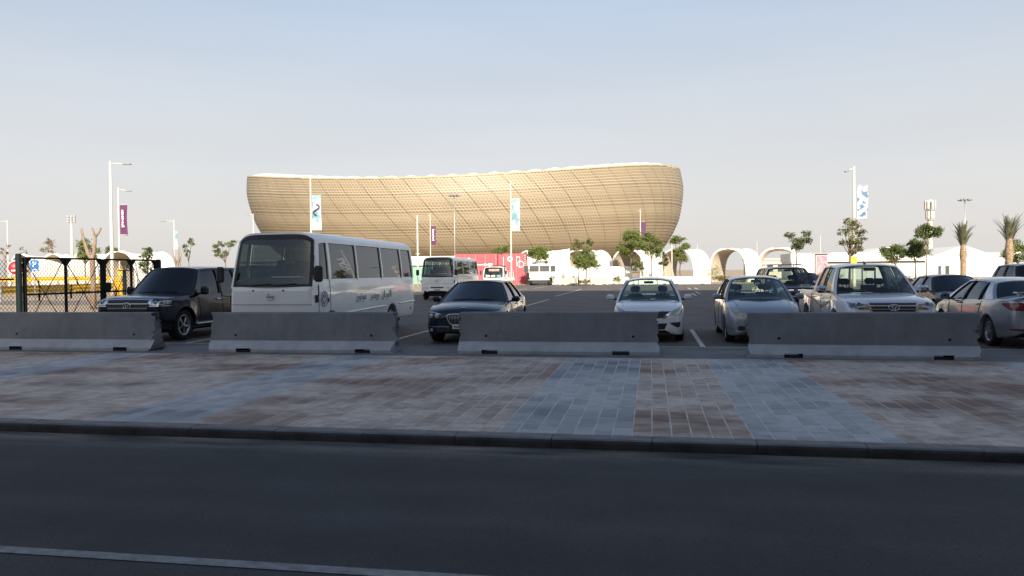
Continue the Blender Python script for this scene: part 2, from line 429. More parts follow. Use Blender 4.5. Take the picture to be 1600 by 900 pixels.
# view test for which pavers show largest: inside the frame, nearest first
ci = cam.matrix_world.inverted()
def in_view(x, y, z=0, mg=1.0):
    q = ci @ Vector((x, y, z))
    if q.z > -.5: return False
    return abs(q.x / -q.z) < .662 * mg and abs(q.y / -q.z) < .372 * mg
vis = sorted([c for c in cells if in_view(c[0], (c[1] + c[2]) / 2) and c[2] - c[1] > .39], key=lambda c: (c[1] + c[2]) * .5 * math.cos(R_(10.2)) - c[0] * math.sin(R_(10.2)))
near = set(vis[:300])
rest_v = []; rest_f = []; rest_m = []; rest_t = []
for c in cells:
    x, y0, y1 = c
    k = 1 if is_blue(x) else 0
    t = rnd.choice(TONES); dz = rnd.uniform(-.0012, .0015)
    if c in near:
        o = link('paver', pm[(k, t)][0], pave_bed, (x, (y0 + y1) / 2, dz))
        o.rotation_euler = (rnd.uniform(-.003, .003), rnd.uniform(-.006, .006), rnd.uniform(-.008, .008))
    else:
        if not (in_view(x, y0, 0, 1.25) or in_view(x, y1, 0, 1.25)): continue
        bb = pm[(k, t)][1]; s = (y1 - y0) / PLN; o0 = len(rest_v)
        rest_v += [(vx + x, vy * s + (y0 + y1) / 2, vz + dz) for (vx, vy, vz) in bb.v]
        rest_f += [tuple(i + o0 for i in f) for f in bb.f]; rest_m += [k] * len(bb.f); rest_t += [t] * len(bb.v)
me = bpy.data.meshes.new('paver_field'); me.from_pydata(rest_v, [], rest_f); me.materials.append(M_red); me.materials.append(M_blue)
me.polygons.foreach_set('material_index', rest_m); at = me.attributes.new('tone', 'FLOAT', 'POINT'); at.data.foreach_set('value', rest_t)
struct(link('paver_field', me, pave_bed), 'stuff')
# kerb stones along the street
M_kerb = mat('kerb_concrete', (.20, .195, .19), .85, var=.25, scale=3, bump=.35, bscale=70, detail=10)
M_kerbf = mat('kerb_face_dark', (.055, .055, .056), .8, var=.3, scale=4, bump=.3, bscale=70)  # front face in a darker tone than the kerb top
kx = -21.0
while kx < 16:
    w = 1.0
    bb = MB(); pr = [(7.70, -.2), (7.70, -.035), (7.712, -.012), (7.735, .001), (7.915, .003), (7.922, -.2)]
    bb.grid([[(x, y, z) for (y, z) in pr] for x in (0.004, w - .004)], smooth=False, fmi=lambda i, j: 1 if j < 2 else 0)
    bb.add([(0.004, y, z) for y, z in pr], [tuple(range(6))[::-1]]); bb.add([(w - .004, y, z) for y, z in pr], [tuple(range(6))])
    o = bb.build('kerb_stone', [M_kerb, M_kerbf], pave_bed, fix=True, loc=(kx, rnd.uniform(-.004, .004), rnd.uniform(-.004, .003)))
    kx += w

# ------------------------------------------------------------------ the building behind the photographer: its shade lies over the street and car park
bld = empty('office_block', (10, -12, 0))
M_wall = mat('render_wall', (.30, .28, .25), .85, var=.06, scale=.4)
M_dkgl = mat('dark_window', (.02, .025, .03), .08, var=.0)
HB = 37.4
MB().box(-13.5, 62, -14, 0, -.19, HB).build('wall', M_wall, bld)
MB().box(-13.8, 62.3, -14.3, .3, HB + .003, HB + .5).build('parapet', M_wall, bld)
MB().box(-80, -13.51, -14, -.2, -.19, 10.5).build('sky_blocker_wing', M_wall, bld)  # unseen low wing, added to hold back skylight from the barriers
wme = MB().box(-36, 36, .004, .06, 0, 1.7).mesh('window_band', M_dkgl)
for fl in range(10): link('window_band', wme, bld, (23.8, 0, 1.6 + fl * 3.5))
tag(bld, 'tall pale office block behind the photographer, shading the street', 'building')

# ================================================================== STADIUM
STC = Vector((-131.5, 550.4, 0)); PSI = R_(10.2)
RS = 153.5
def rim(th): return 60.85 - 8.33 * math.cos(2 * th) + 2.55 * math.sin(2 * th)
rprof = pchip([(0, .70), (.10, .81), (.16, .865), (.21, .892), (.275, .922), (.40, .957), (.57, .986), (.82, 1.0), (1.0, .988)])
def spt(th, t, off=0.0):
    """point on the bowl: th 0 faces the camera, t height fraction"""
    r = RS * rprof(t) * (1 - .065 * max(0, -math.sin(th)) ** 1.5 * (1 - t)) + off; z = t * rim(th)
    x, y = r * math.sin(th), -r * math.cos(th)
    return Vector((x * math.cos(PSI) - y * math.sin(PSI), x * math.sin(PSI) + y * math.cos(PSI), z))
def lattice_mat():
    """gold panels pierced by rows of triangles (too small to build one by one at half a kilometre)"""
    m = bpy.data.materials.new('gold_lattice'); m.use_nodes = True; nt = m.node_tree; bs = nt.nodes['Principled BSDF']
    bs.inputs['Roughness'].default_value = .55; bs.inputs['Metallic'].default_value = .0
    uv = nt.nodes.new('ShaderNodeUVMap'); sx = nt.nodes.new('ShaderNodeSeparateXYZ'); nt.links.new(uv.outputs[0], sx.inputs[0])
    def mth(op, a, b=None, c=None):
        n = nt.nodes.new('ShaderNodeMath'); n.operation = op
        for i, q in enumerate((a, b, c)):
            if q is None: continue
            if isinstance(q, (int, float)): n.inputs[i].default_value = q
            else: nt.links.new(q, n.inputs[i])
        return n.outputs[0]
    v = mth('MULTIPLY', sx.outputs['Y'], 1 / 1.6); u0 = mth('MULTIPLY', sx.outputs['X'], 1 / 2.0)
    u = mth('ADD', u0, mth('MULTIPLY', v, .5))
    a = mth('FRACT', u); bq = mth('FRACT', v)
    # shear so that each cell splits into an up and a down triangle
    s = mth('ADD', a, bq); up = mth('LESS_THAN', s, 1.0)
    d1 = mth('MINIMUM', mth('MINIMUM', a, bq), mth('SUBTRACT', 1.0, s))
    d2 = mth('MINIMUM', mth('MINIMUM', mth('SUBTRACT', 1.0, a), mth('SUBTRACT', 1.0, bq)), mth('SUBTRACT', s, 1.0))
    h1 = mth('GREATER_THAN', d1, .085)
    h2 = mth('GREATER_THAN', d2, .16)
    rp = nt.nodes.new('ShaderNodeMix'); rp.data_type = 'RGBA'
    rp.inputs['A'].default_value = (.315, .26, .182, 1); rp.inputs['B'].default_value = (.105, .074, .04, 1); nt.links.new(mth('MULTIPLY', h1, .85), rp.inputs['Factor'])
    r2 = nt.nodes.new('ShaderNodeMix'); r2.data_type = 'RGBA'; r2.inputs['B'].default_value = (.23, .18, .117, 1)
    nt.links.new(rp.outputs['Result'], r2.inputs['A']); nt.links.new(h2, r2.inputs['Factor'])
    tc = nt.nodes.new('ShaderNodeTexCoord'); n = nt.nodes.new('ShaderNodeTexNoise'); n.inputs['Scale'].default_value = .03; n.inputs['Detail'].default_value = 5
    nt.links.new(tc.outputs['Object'], n.inputs['Vector'])
    r3 = nt.nodes.new('ShaderNodeMix'); r3.data_type = 'RGBA'; r3.blend_type = 'MULTIPLY'; r3.inputs['Factor'].default_value = 1
    mr = nt.nodes.new('ShaderNodeMapRange'); mr.inputs[1].default_value = .3; mr.inputs[2].default_value = .7; mr.inputs[3].default_value = .86; mr.inputs[4].default_value = 1.05
    nt.links.new(n.outputs['Fac'], mr.inputs[0]); nt.links.new(r2.outputs['Result'], r3.inputs['A']); nt.links.new(mr.outputs[0], r3.inputs['B'])
    nt.links.new(r3.outputs['Result'], bs.inputs['Base Color'])
    return m
M_gold = lattice_mat()
M_ledge = mat('gold_ledge', (.345, .293, .215), .5, var=.05, scale=.05)
M_seam = mat('seam_gold', (.13, .10, .062), .8, var=.1, scale=.05)
stad = empty('stadium', STC)
NS = 72; DTH = 2 * math.pi / NS
rings = [.135, .30, .47, .645, .83, .997]
# dark inner shell behind the panels
sh = MB(); sh.grid([[spt(2 * math.pi * i / 96, t, -.7) for t in [k / 24 for k in range(25)]] for i in range(96)], closed_u=True)
sh.build('inner_shell', M_seam, stad, fix=True)
LEAN = .62     # panel seams slant by this part of a panel per band
for bi in range(5):
    t0, t1 = rings[bi] + .0011, rings[bi + 1] - .0011
    for k in range(-19, 19):
        bb = MB(); n, mrow = 6, 6; P = []; UV = []
        s0 = (k + LEAN * (5 - bi)) * DTH
        for j in range(mrow + 1):
            q = j / mrow; t = lin(t0, t1, q); sl = -LEAN * DTH * q
            P.append([spt(s0 + sl + DTH * lin(.010, .990, i / n), t, .05) for i in range(n + 1)])
            UV.append([((s0 + sl + DTH * i / n) * RS, t * 62) for i in range(n + 1)])
        bb.grid(P, 0, True)
        # projecting ledges
        for j in range(0, mrow, 1):
            q = (j + .5) / mrow; t = lin(t0, t1, q); sl = -LEAN * DTH * q; dt = .0028
            A = [spt(s0 + sl + DTH * lin(.010, .990, i / n), t - dt, .06) for i in range(n + 1)]
            Bq = [spt(s0 + sl + DTH * lin(.010, .990, i / n), t - dt, .24) for i in range(n + 1)]
            Cq = [spt(s0 + sl + DTH * lin(.010, .990, i / n), t + dt, .24) for i in range(n + 1)]
            Dq = [spt(s0 + sl + DTH * lin(.010, .990, i / n), t + dt, .06) for i in range(n + 1)]
            bb.grid([A, Bq, Cq, Dq], 1, False)
        o = bb.build('facade_panel', [M_gold, M_ledge], stad)
        me = o.data; uvl = me.uv_layers.new(name='UVMap')
        flat = [w for r in UV for w in r] 
        for li, lp in enumerate(me.loops):
            vi = lp.vertex_index
            if vi < len(flat): uvl.data[li].uv = flat[vi]
# rim band and white membrane roof
rb = MB(); rb.grid([[spt(2 * math.pi * i / 144, 1.0, 0.1), spt(2 * math.pi * i / 144, 1.0, .1) + Vector((0, 0, .9)), spt(2 * math.pi * i / 144, 1.0, -1.6) + Vector((0, 0, .9))] for i in range(144)], closed_u=True)
rb.build('rim', mat('rim_gold', (.36, .29, .18), .5, var=.05), stad, fix=True)
rf = MB(); rows = []
for i in range(576):
    th = 2 * math.pi * i / 576; w = abs(math.cos(th * 36 + 1.2 * math.sin(3 * th))) ** .8; row = []
    for (rr, dz, sc) in ((.982, -.4, .2), (.965, 0, 1.5), (.93, .3, 2.4), (.86, .3, 2.7), (.7, -2, 2.6), (.45, -6, 2)):
        r = RS * rr; x, y = r * math.sin(th), -r * math.cos(th)
        row.append(Vector((x * math.cos(PSI) - y * math.sin(PSI), x * math.sin(PSI) + y * math.cos(PSI), rim(th) + dz + sc * w * (1.0 if -2.2 < th < 7 else 1))))
    rows.append(row)
rf.grid(rows, closed_u=True)
M_memb = mat('membrane', (.80, .79, .77), .6, var=.04, scale=.3)
rf.build('membrane_roof', M_memb, stad, fix=True)
tag(stad, 'huge golden bowl shaped stadium with saddle rim and triangle lattice facade', 'stadium')

# ================================================================== LOW BACKGROUND BUILDINGS AND CANOPIES
# canopies: white membrane vaults in a row, seen obliquely into their open ends
M_white = mat('white_membrane', (.80, .77, .72), .7, var=.05, scale=.6)

# the row of vaults in front of the stadium; each shows its beige inner skin and its sunlit right flank
M_inner = mat('beige_inner', (.46, .40, .32), .85, var=.08, scale=.8)  # inside skin in beige, the outside in white
def vault2(lbl, loc, rz, w, h, depth, grp):
    e = empty('vault_canopy', loc, rz); n = 20
    def arch(y, k=1.0, dh=0): return [Vector((-w / 2 * k * math.copysign(abs(math.cos(a)) ** .75, math.cos(a)), y, (h + dh) * abs(math.sin(a)) ** .62)) for a in [math.pi * i / n for i in range(n + 1)]]
    sag = [0, -.12, -.2, -.22, -.2, -.12, 0]
    MB().shell([arch(depth * k / 6, 1 - .06 * math.sin(math.pi * k / 6), sag[k]) for k in range(7)], -.04).build('membrane', M_white, e)
    MB().grid([arch(depth * k / 6, .97 - .06 * math.sin(math.pi * k / 6), sag[k] - .12) for k in range(7)]).build('inner_skin', M_inner, e)
    for y in (0, depth): MB().tube(arch(y), .15, 6).build('arch_rim', M_white, e)
    return tag(e, lbl, 'canopy', grp)
VG = 'white vault canopies in front of the stadium'
ordn = ['end vault of the white canopy row, beside the red poster kiosk', 'second white vault canopy from the red kiosk, behind the silver saloon',
        'third white vault canopy from the red kiosk, behind low white barrier', 'fourth white vault canopy from the red kiosk, behind slim trees',
        'fifth white vault canopy from the red kiosk, behind round tree', 'farthest left white vault of the canopy row, behind meshed truck']
for i, (x, y) in enumerate(((14.7, 112), (8.0, 111.2), (1.1, 110.2), (-5.5, 109.4), (-12.2, 108.6), (-18.8, 107.8))):
    dep = 1.2 if i == 0 else 4.1
    vault2(ordn[i], (x + 2.3, y - 1.6, -.02), R_(-35), 5.7 if i else 6.2, 4.55, dep, VG)
for i, (px, lab) in enumerate((((-74.99, 80.02, 0), 'leftmost white canopy dome behind the no entry sign'), ((-71.25, 80.69, 0), 'white canopy dome behind the blue parking sign'),
                               ((-67.65, 81.34, 0), 'white canopy dome behind the middle bar of the gate'), ((-60.99, 78.47, 0), 'wide white arched canopy right of the pruned tree'))):
    vault2(lab, (px[0] + 1.5, px[1], -.02), R_(-20), (5.0, 5.4, 5.4, 6.6)[i], (4.3, 4.3, 4.5, 4.4)[i], 5, 'white canopies behind the gate')

# ------------------------------------------------------------------ red hoarding, green kiosk, white screens
def hoarding(name, lbl, p0, p1, h, m, n, grp=None, cat='hoarding'):
    """a run of flat panels between two ground points"""
    a, c = Vector((p0[0], p0[1], 0)), Vector((p1[0], p1[1], 0)); L = (c - a).length; ang = math.atan2(c.y - a.y, c.x - a.x)
    e = empty(name, (a.x, a.y, -.02), ang)
    for i in range(n):
        MB().bbox(L * (i + .5) / n, 0, h / 2, L / n - .03, .07, h, .012).build('panel', m, e)
        MB().box(L * i / n - .03, L * i / n + .03, .05, .13, 0, h - .1).build('post', mat('galv', (.4, .4, .4), .5, .6), e)
    return tag(e, lbl, cat, grp), L
M_redh = mat('red_print', (.33, .058, .075), .6, var=.08, scale=.5)
M_wprint = mat('white_print', (.80, .78, .76), .6, var=.03)
hr, L = hoarding('hoarding', 'red printed hoarding with white ring and arrow below the stadium', (-25.94, 101.03, 0), (-16.45, 102.73, 0), 4.15, M_redh, 7)
pr = MB(); k = L / 112.0
def disc(cx, cz, r0, r1, n=28):
    pr.add([(cx + r * math.cos(2 * math.pi * a / n), -.045, cz + r * math.sin(2 * math.pi * a / n)) for r in (r0, r1) for a in range(n)],
           [(a, (a + 1) % n, n + (a + 1) % n, n + a) for a in range(n)] if r0 > 0 else [tuple(range(n, 2 * n))])
disc(22 * k, 3.42, 0, .21); disc(86 * k, 3.42, .17, .36)
pr.box(33 * k, 50 * k, -.046, -.044, 2.62, 2.72); pr.add([(46 * k, -.045, 2.48), (52 * k, -.045, 2.67), (46 * k, -.045, 2.86)], [(0, 1, 2)])
disc(53.5 * k, 2.67, 0, .2); disc(57 * k, 2.7, 0, .15)
pr.box(75.5 * k, 76.2 * k, -.046, -.044, 2.1, 3.7); pr.box(96 * k, 96.5 * k, -.046, -.044, 2.4, 3.7); pr.box(96 * k, 101 * k, -.046, -.044, 3.62, 3.7)
pr.box(101 * k, 101.5 * k, -.046, -.044, 2.2, 3.7); disc(102.5 * k, 2.7, .38, .44)
for i in range(8): pr.box(108 * k, 112 * k - .1, -.046, -.044, 2.0 + i * .26, 2.03 + i * .26)
pr.build('printed_motif', M_wprint, hr)
gk = empty('kiosk', ((-34.40, 107.64, 0)[0], (-34.40, 107.64, 0)[1], -.02), R_(10.2))
MB().bbox(3.4, 1.2, 1.35, 6.8, 2.2, 2.7, .05).build('wall', mat('mint_wall', (.17, .34, .26), .7, var=.06), gk)
MB().bbox(3.4, 1.1, 3.38, 7.1, 2.9, 1.30, .05).build('fascia', mat('pale_mint', (.72, .78, .72), .6, var=.04), gk)
tag(gk, 'mint green kiosk with pale fascia left of the red hoarding', 'kiosk')
hoarding('screen_wall', 'white screen panels in front of the vaults, right of the meshed truck', (-15.72, 100.83, 0), (-2.71, 104.19, 0), 2.25, M_white, 10, cat='screen wall')
sl = empty('sail_shade', (-16.03, 102.81, 0), R_(10.2))
MB().shell([[(-.2, 0, 2.0), (2.6, 0, 2.0), (5.4, 0, 2.0)], [(-.4, .3, 4.5), (2.5, 1.2, 4.25), (5.4, .3, 4.7)]], .05).build('membrane', M_white, sl)
tag(sl, 'white sail panel rising between the meshed truck and round tree', 'sail shade')
# beige barriers and low white wall blocks along the far edge of the car park
def far_barrier(lbl, pos, L, h, m, rz=0.0, grp='barriers along the far edge of the car park'):
    b = MB(); pr = [(-.32, 0), (-.32, .12), (-.16, .36), (-.11, h), (.11, h), (.16, .36), (.32, .12), (.32, 0)]
    b.grid([[(x, y, z) for (y, z) in pr] for x in (-L / 2, L / 2)], smooth=False)
    b.add([(-L / 2, y, z) for y, z in pr], [tuple(range(8))]); b.add([(L / 2, y, z) for y, z in pr], [tuple(range(8))[::-1]])
    for sx in (-.3, .3): b.box(L * sx - .2, L * sx + .2, -.335, -.325, .0, .07, 1)
    o = b.build('concrete_barrier', [m, mat('slot_dark', (.02, .02, .02), .9)], fix=True, loc=(pos[0], pos[1], -.008)); o.rotation_euler[2] = rz
    return tag(o, lbl, 'barrier', grp)
M_bbar = mat('beige_barrier', (.52, .45, .34), .85, var=.1, scale=2, bump=.2)
M_wbar = mat('white_barrier', (.72, .70, .66), .8, var=.08, scale=2, bump=.2)
far_barrier('beige concrete barrier left of the round tree', (-10.00, 94.74, 0), 2.3, .84, M_bbar)
far_barrier('beige concrete barrier right of the round tree', (-6.29, 95.41, 0), 2.3, .84, M_bbar)
far_barrier('long low white barrier behind the white saloon', (-0.26, 95.48, 0), 6.2, .92, M_wbar)
far_barrier('long low white barrier left of the silver saloon', (4.54, 95.83, 0), 5.0, .92, M_wbar)
far_barrier('white barrier behind the dark off-roader, by the kiosk hedge', (12.73, 63.26, 0), 2.6, .9, M_wbar)
# ------------------------------------------------------------------ right-hand background
def bwin(b, x, y, z, w, h): b.box(x - w / 2, x + w / 2, y - .05, y + .02, z, z + h)
bb_ = empty('low_building', (18.88, 155.83, 0), R_(2))
MB().box(0, 13, 0, 8, 0, 3.4).build('wall', mat('beige_wall', (.50, .44, .36), .85, var=.08), bb_)
MB().box(-.2, 13.2, -.2, 8.2, 3.404, 3.8).build('parapet', mat('beige_wall', (.5, .44, .36)), bb_)
M_win = mat('shade_window', (.06, .07, .08), .15, var=.1)
for i in range(6): MB().box(1.2 + 2 * i, 2.3 + 2 * i, -.05, .03, 1.2, 2.6).build('window', M_win, bb_)
tag(bb_, 'low beige building with square windows seen through the end vault', 'building')
wb = empty('flat_hall', (23.90, 126.24, 0), R_(1))
MB().box(-2.4, 17, 0, 8, 0, 2.75).build('wall', mat('grey_wall', (.30, .30, .30), .8, var=.06), wb)
MB().box(-2.6, 17.3, -.6, 8.3, 2.754, 4.1).build('roof', M_wbar, wb)
MB().box(-2.45, 1.0, -.5, 8.1, 0, 2.75).build('pier', M_wbar, wb)
for i in range(4): MB().box(2.2 + 3.2 * i, 4.6 + 3.2 * i, -.04, .03, 0, 2.3).build('shutter', mat('grey_shutter', (.30, .31, .33), .6, var=.06, scale=2, stretch=(.2, .2, 14)), wb)
tag(wb, 'flat white roofed hall with grey shutters behind the kiosk', 'building')
def gable(lbl, pos, rz, w, d, he, hr, extra=None):
    e = empty('marquee', pos, rz)
    b = MB(); sec = [(-w / 2, 0), (-w / 2, he), (0, hr), (w / 2, he), (w / 2, 0)]
    b.grid([[(x, y, z) for (x, z) in sec] for y in (0, d)], smooth=False)
    b.add([(x, 0, z) for x, z in sec], [(0, 1, 2, 3, 4)]); b.add([(x, d, z) for x, z in sec], [(4, 3, 2, 1, 0)])
    b.build('canvas', M_wbar, e, fix=True)
    b = MB(); b.bar((-w / 2 - .05, -.06, he), (0, -.06, hr + .04), .14, .14); b.bar((w / 2 + .05, -.06, he), (0, -.06, hr + .04), .14, .14); b.build('gable_trim', M_wprint, e)
    for (x, z, ww, hh) in (extra or []): MB().box(x, x + ww, -.06, .02, z, z + hh).build('window', M_win, e)
    return tag(e, lbl, 'marquee', 'white marquees on the right')
gable('long white marquee with two small windows behind the pickup', (37.92, 133.84, 0), R_(0), 14, 14, 3.0, 5.1, [(-6.3, 1.55, .9, .9), (-5.0, 1.55, .9, .9)])
gable('white gabled marquee with doors behind the nearer palm', (55.58, 152.26, 0), R_(0), 13.5, 16, 3.0, 5.6, [(-4.6, .4, .9, 1.6), (-3.0, .4, .7, 1.6)])
fw = empty('fluted_fence', (35.07, 120.12, 0), R_(6))
for i in range(18): MB().box(i * .32, i * .32 + .29, (i % 2) * .05, .06 + (i % 2) * .05, 0, 2.4).build('board', mat('cream_fence', (.52, .50, .46), .7, var=.06), fw)
tag(fw, 'cream ribbed fence between the bushy trees and marquee', 'fence')
ah = empty('arched_hall', (80.52, 202.48, 0), R_(4)); n = 14; w = 12.5
sec = [(-w * math.cos(math.pi * i / n) , 3.0 + 2.3 * math.sin(math.pi * i / n)) for i in range(n + 1)]
b = MB(); b.grid([[(x, y, z) for (x, z) in sec] for y in (0, 22)]); b.add([(x, 0, z) for x, z in sec], [tuple(range(n + 1))]); b.build('roof', mat('grey_roof', (.27, .29, .32), .45, var=.05), ah, fix=True)
MB().box(-w + .3, w - .3, .3, 21, 0, 3.0).build('wall', mat('grey_wall', (.36, .36, .36)), ah)
b = MB(); b.tube([(3 + 5.0 * (1 - math.cos(t)), -.3, 2.2 + 3.4 * math.sin(t)) for t in [math.pi / 2 * i / 8 for i in range(9)]], .3, 6); b.build('arch_trim', M_wprint, ah)
tag(ah, 'grey hall with low arched roof behind the palms', 'building')
# red poster kiosk
kq = empty('poster_column', (17.73, 86.52, 0), R_(-6))
MB().bbox(0, 0, 1.72, 1.25, .9, 3.0, .04).build('column_body', mat('kiosk_grey', (.33, .32, .33), .5, var=.06), kq)
MB().bbox(.08, -.47, 1.66, .98, .04, 2.7, .01).build('poster', mat('poster_red', (.60, .08, .13), .5, col2=(.72, .40, .42), scale=2.6, detail=8), kq)
MB().bbox(0, 0, 3.28, 1.9, 1.3, .09, .02).build('cap', mat('kiosk_grey', (.33, .32, .33)), kq)
MB().tube([(.3, 0, 3.32), (.3, 0, 3.9)], .02, 5).build('aerial', mat('galv', (.4, .4, .4)), kq)
tag(kq, 'grey poster column with pink red poster beside the flat white hall', 'poster column')
# ------------------------------------------------------------------ telecom tower, high masts
M_wst = mat('pole_paint', (.52, .50, .45), .45, var=.05, scale=1)
tw = empty('telecom_tower', (88.66, 269.99, 0), 0)
MB().lathe([(0, .85), (16.5, .7), (20.4, .6)], 16, 'z').build('shaft', M_wst, tw)
for (z0, z1, r) in ((17.2, 20.0, 1.2), (20.3, 23.4, 1.55)):
    MB().lathe([(z0 - .15, .6), (z0 - .15, r), (z0, r), (z0, .6)], 16, 'z').build('platform', mat('grey_steel', (.4, .4, .4), .5), tw)
    for k in range(8):
        a = 2 * math.pi * k / 8 + .2
        M = Matrix.Translation((r * math.cos(a), r * math.sin(a), 0)) @ Matrix.Rotation(a, 4, 'Z')
        MB().bbox(0, 0, (z0 + z1) / 2 + .1, .28, .72, z1 - z0 - .3, .05, M=M).build('antenna_panel', M_wst, tw)
MB().lathe([(20.4, .55), (23.6, .45), (23.7, 0)], 12, 'z').build('core', M_wst, tw)
tag(tw, 'white telecom tower with two tiers of antenna panels', 'telecom tower')
def high_mast(lbl, pos, h, r=.22, head=2.4):
    e = empty('high_mast', pos); MB().tube([(0, 0, 0), (0, 0, h * .5), (0, 0, h)], [r * 1.4, r, r * .55], 8).build('shaft', mat('galv', (.4, .4, .4)), e)
    MB().lathe([(h - .3, .2), (h - .3, head * .62), (h - .1, head * .62), (h - .1, .2)], 16, 'z').build('ring', mat('galv', (.4, .4, .4)), e)
    for k in range(10):
        a = 2 * math.pi * k / 10; M = Matrix.Rotation(a, 4, 'Z') @ Matrix.Translation((head * .82, 0, h - .45)) @ Matrix.Rotation(.45, 4, 'Y')
        MB().bbox(0, 0, 0, .75, .8, .55, .1, M=M).build('floodlight', mat('lamp_grey', (.30, .31, .33), .4, .3), e)
    return tag(e, lbl, 'light mast', 'high light masts')
high_mast('tall light mast with ring of floodlights before the stadium facade', (-74.81, 291.43, 0), 31.8)
high_mast('tall light mast with floodlight ring behind the nearer palm', (111.72, 304.63, 0), 26.5)
fm = empty('floodlight_mast', (-110.43, 132.59, 0), R_(20))
MB().tube([(0, 0, 0), (0, 0, 13.2)], [.3, .2], 8).build('shaft', M_wst, fm)
for i in range(3):
    for j in range(3): MB().bbox(-.55 + i * .55, -.1, 12.2 + j * .5, .5, .35, .44, .06).build('floodlight', mat('lamp_grey', (.3, .31, .33)), fm)
tag(fm, 'white mast with square bank of floodlights at far left', 'light mast')

# ------------------------------------------------------------------ street lamps and feather banners
def lamp(lbl, pos, h, arm, r=.09, rz=R_(10.2), droop=0.0, grp='street lamps'):
    """arm: signed reach sideways, negative to the left"""
    e = empty('street_lamp', pos, rz)
    MB().tube([(0, 0, 0), (0, 0, .5), (0, 0, h * .6), (0, 0, h)], [r * 1.5, r * 1.25, r, r * .75], 10).build('pole', M_wst, e)
    if arm:
        s = math.copysign(1, arm); La = abs(arm)
        MB().tube([(0, 0, h - .25), (s * La * .3, 0, h - .22 - droop * .2), (s * La * .62, 0, h - .25 - droop * .7)], r * .5, 6).build('arm', M_wst, e)
        MB().bbox(s * La * .82, 0, h - .27 - droop, La * .4, .3, .11, .04).build('lamp_head', mat('lamp_grey', (.3, .31, .33)), e)
    return tag(e, lbl, 'street lamp', grp)
def banner_mat(name, base, ink, sc=2.2, thr=(.5, .56)):
    return mat(name, ink, .65, col2=base, scale=sc, detail=2) if False else _bm(name, base, ink, sc, thr)
def _bm(name, base, ink, sc, thr):
    m = bpy.data.materials.new(name); m.use_nodes = True; nt = m.node_tree; bs = nt.nodes['Principled BSDF']; bs.inputs['Roughness'].default_value = .7
    tc = nt.nodes.new('ShaderNodeTexCoord'); n = nt.nodes.new('ShaderNodeTexNoise'); n.inputs['Scale'].default_value = sc; n.inputs['Detail'].default_value = 3
    nt.links.new(tc.outputs['Object'], n.inputs['Vector'])
    r = nt.nodes.new('ShaderNodeValToRGB'); r.color_ramp.elements[0].position = thr[0]; r.color_ramp.elements[0].color = tuple(base) + (1,)
    r.color_ramp.elements[1].position = thr[1]; r.color_ramp.elements[1].color = tuple(ink) + (1,)
    nt.links.new(n.outputs['Fac'], r.inputs[0]); nt.links.new(r.outputs[0], bs.inputs['Base Color']); return m
M_purple = mat('purple_cloth', (.085, .014, .075), .7, var=.15, scale=1.5)
M_pale = _bm('pale_blue_cloth', (.40, .47, .50), (.12, .24, .30), 1.1, (.42, .62))
def banner(lbl, pos, z0, z1, w, m, rz=R_(10.2), off=.15, script=True, swirl=None, wave=.12, ph=0.0):
    """cloth banner hung from two brackets on a lamp post"""
    e = empty('street_banner', (pos[0], pos[1], 0), rz); n = 14
    P = []
    for i in range(n + 1):
        q = i / n; z = lin(z1, z0, q)
        P.append([(off + w * u, wave * math.sin(q * 5 + u * 2.5 + ph) * u, z - .12 * u * q + .05 * math.sin(q * 6 + ph) * u) for u in (0, .25, .5, .75, 1)])
    cl = MB(); cl.shell(P, .012); cl = cl.build('cloth', m, e)
    for z in (z1 + .03, z0 - .02): MB().tube([(0, 0, z), (off + w, 0, z)], .02, 6).build('bracket', M_wst, e)
    if script:
        b = MB(); r2 = random.Random(int(z1 * 100))
        for i in range(9):    # illegible white lettering running up the cloth
            q0 = .2 + .6 * i / 9; zz = lin(z1, z0, q0); hh = (z1 - z0) * .05
            b.box(off + w * (.36 + r2.uniform(-.05, .05)), off + w * (.62 + r2.uniform(-.08, .08)), -.16 - wave * .5, -.15 - wave * .5, zz - hh * .5, zz + hh * .5)
        b.build('lettering', M_wprint, e)
    if swirl:
        b = MB(); zc = lin(z1, z0, .42); pts = []
        for t in range(15):
            a = t / 14; pts.append((off + w * (.5 + .34 * math.sin(a * 2 * math.pi)), -.05 - wave, zc + (z1 - z0) * .16 * (1 - 2 * a)))
        b.tube(pts, w * .07, 6); b.build('printed_swirl', swirl, e)
    return tag(e, lbl, 'banner', 'banners on the lamp posts')

lamp('thick white street lamp right of the pruned tree', (-45.23, 58.94, 0), 11.4, 1.75, .135)
lamp('slimmer street lamp carrying purple banner at left', (-60.83, 80.53, 0), 11.9, 1.5, .085, droop=.18)
banner('purple banner with white lettering on the left lamp post', (-60.83, 80.53, 0), 6.45, 9.85, .85, M_purple, wave=.1)
lamp('street lamp rising behind the large minibus roof', (-35.40, 76.97, 0), 12.1, -1.7, .095)
banner('pale blue banner with purple swirl above the minibus', (-35.40, 76.97, 0), 6.3, 9.95, .95, M_pale, script=False, swirl=M_purple, ph=1.0)
lamp('street lamp with blue banner in front of the red hoarding', (-15.64, 86.62, 0), 12.0, .6, .085, droop=.15)
banner('pale blue banner on the lamp post by the red hoarding', (-15.64, 86.62, 0), 6.35, 9.95, .88, M_pale, script=False, ph=2.2)
lamp('slender street lamp carrying small purple banner above second minibus', (-37.84, 130.39, 0), 11.9, -1.0, .075)
banner('small purple banner above the second minibus', (-37.84, 130.39, 0), 6.4, 9.8, .8, M_purple)
MBp = empty('plain_post', (-27.29, 88.59, 0), 0); MB().tube([(0, 0, 0), (0, 0, 8.5)], [.12, .09], 8).build('pole', M_wst, MBp); MB().tube([(-.3, 0, 3.9), (.3, 0, 3.9)], .05, 6).build('cross_arm', M_wst, MBp)
tag(MBp, 'plain white post without arm left of the second minibus', 'post')
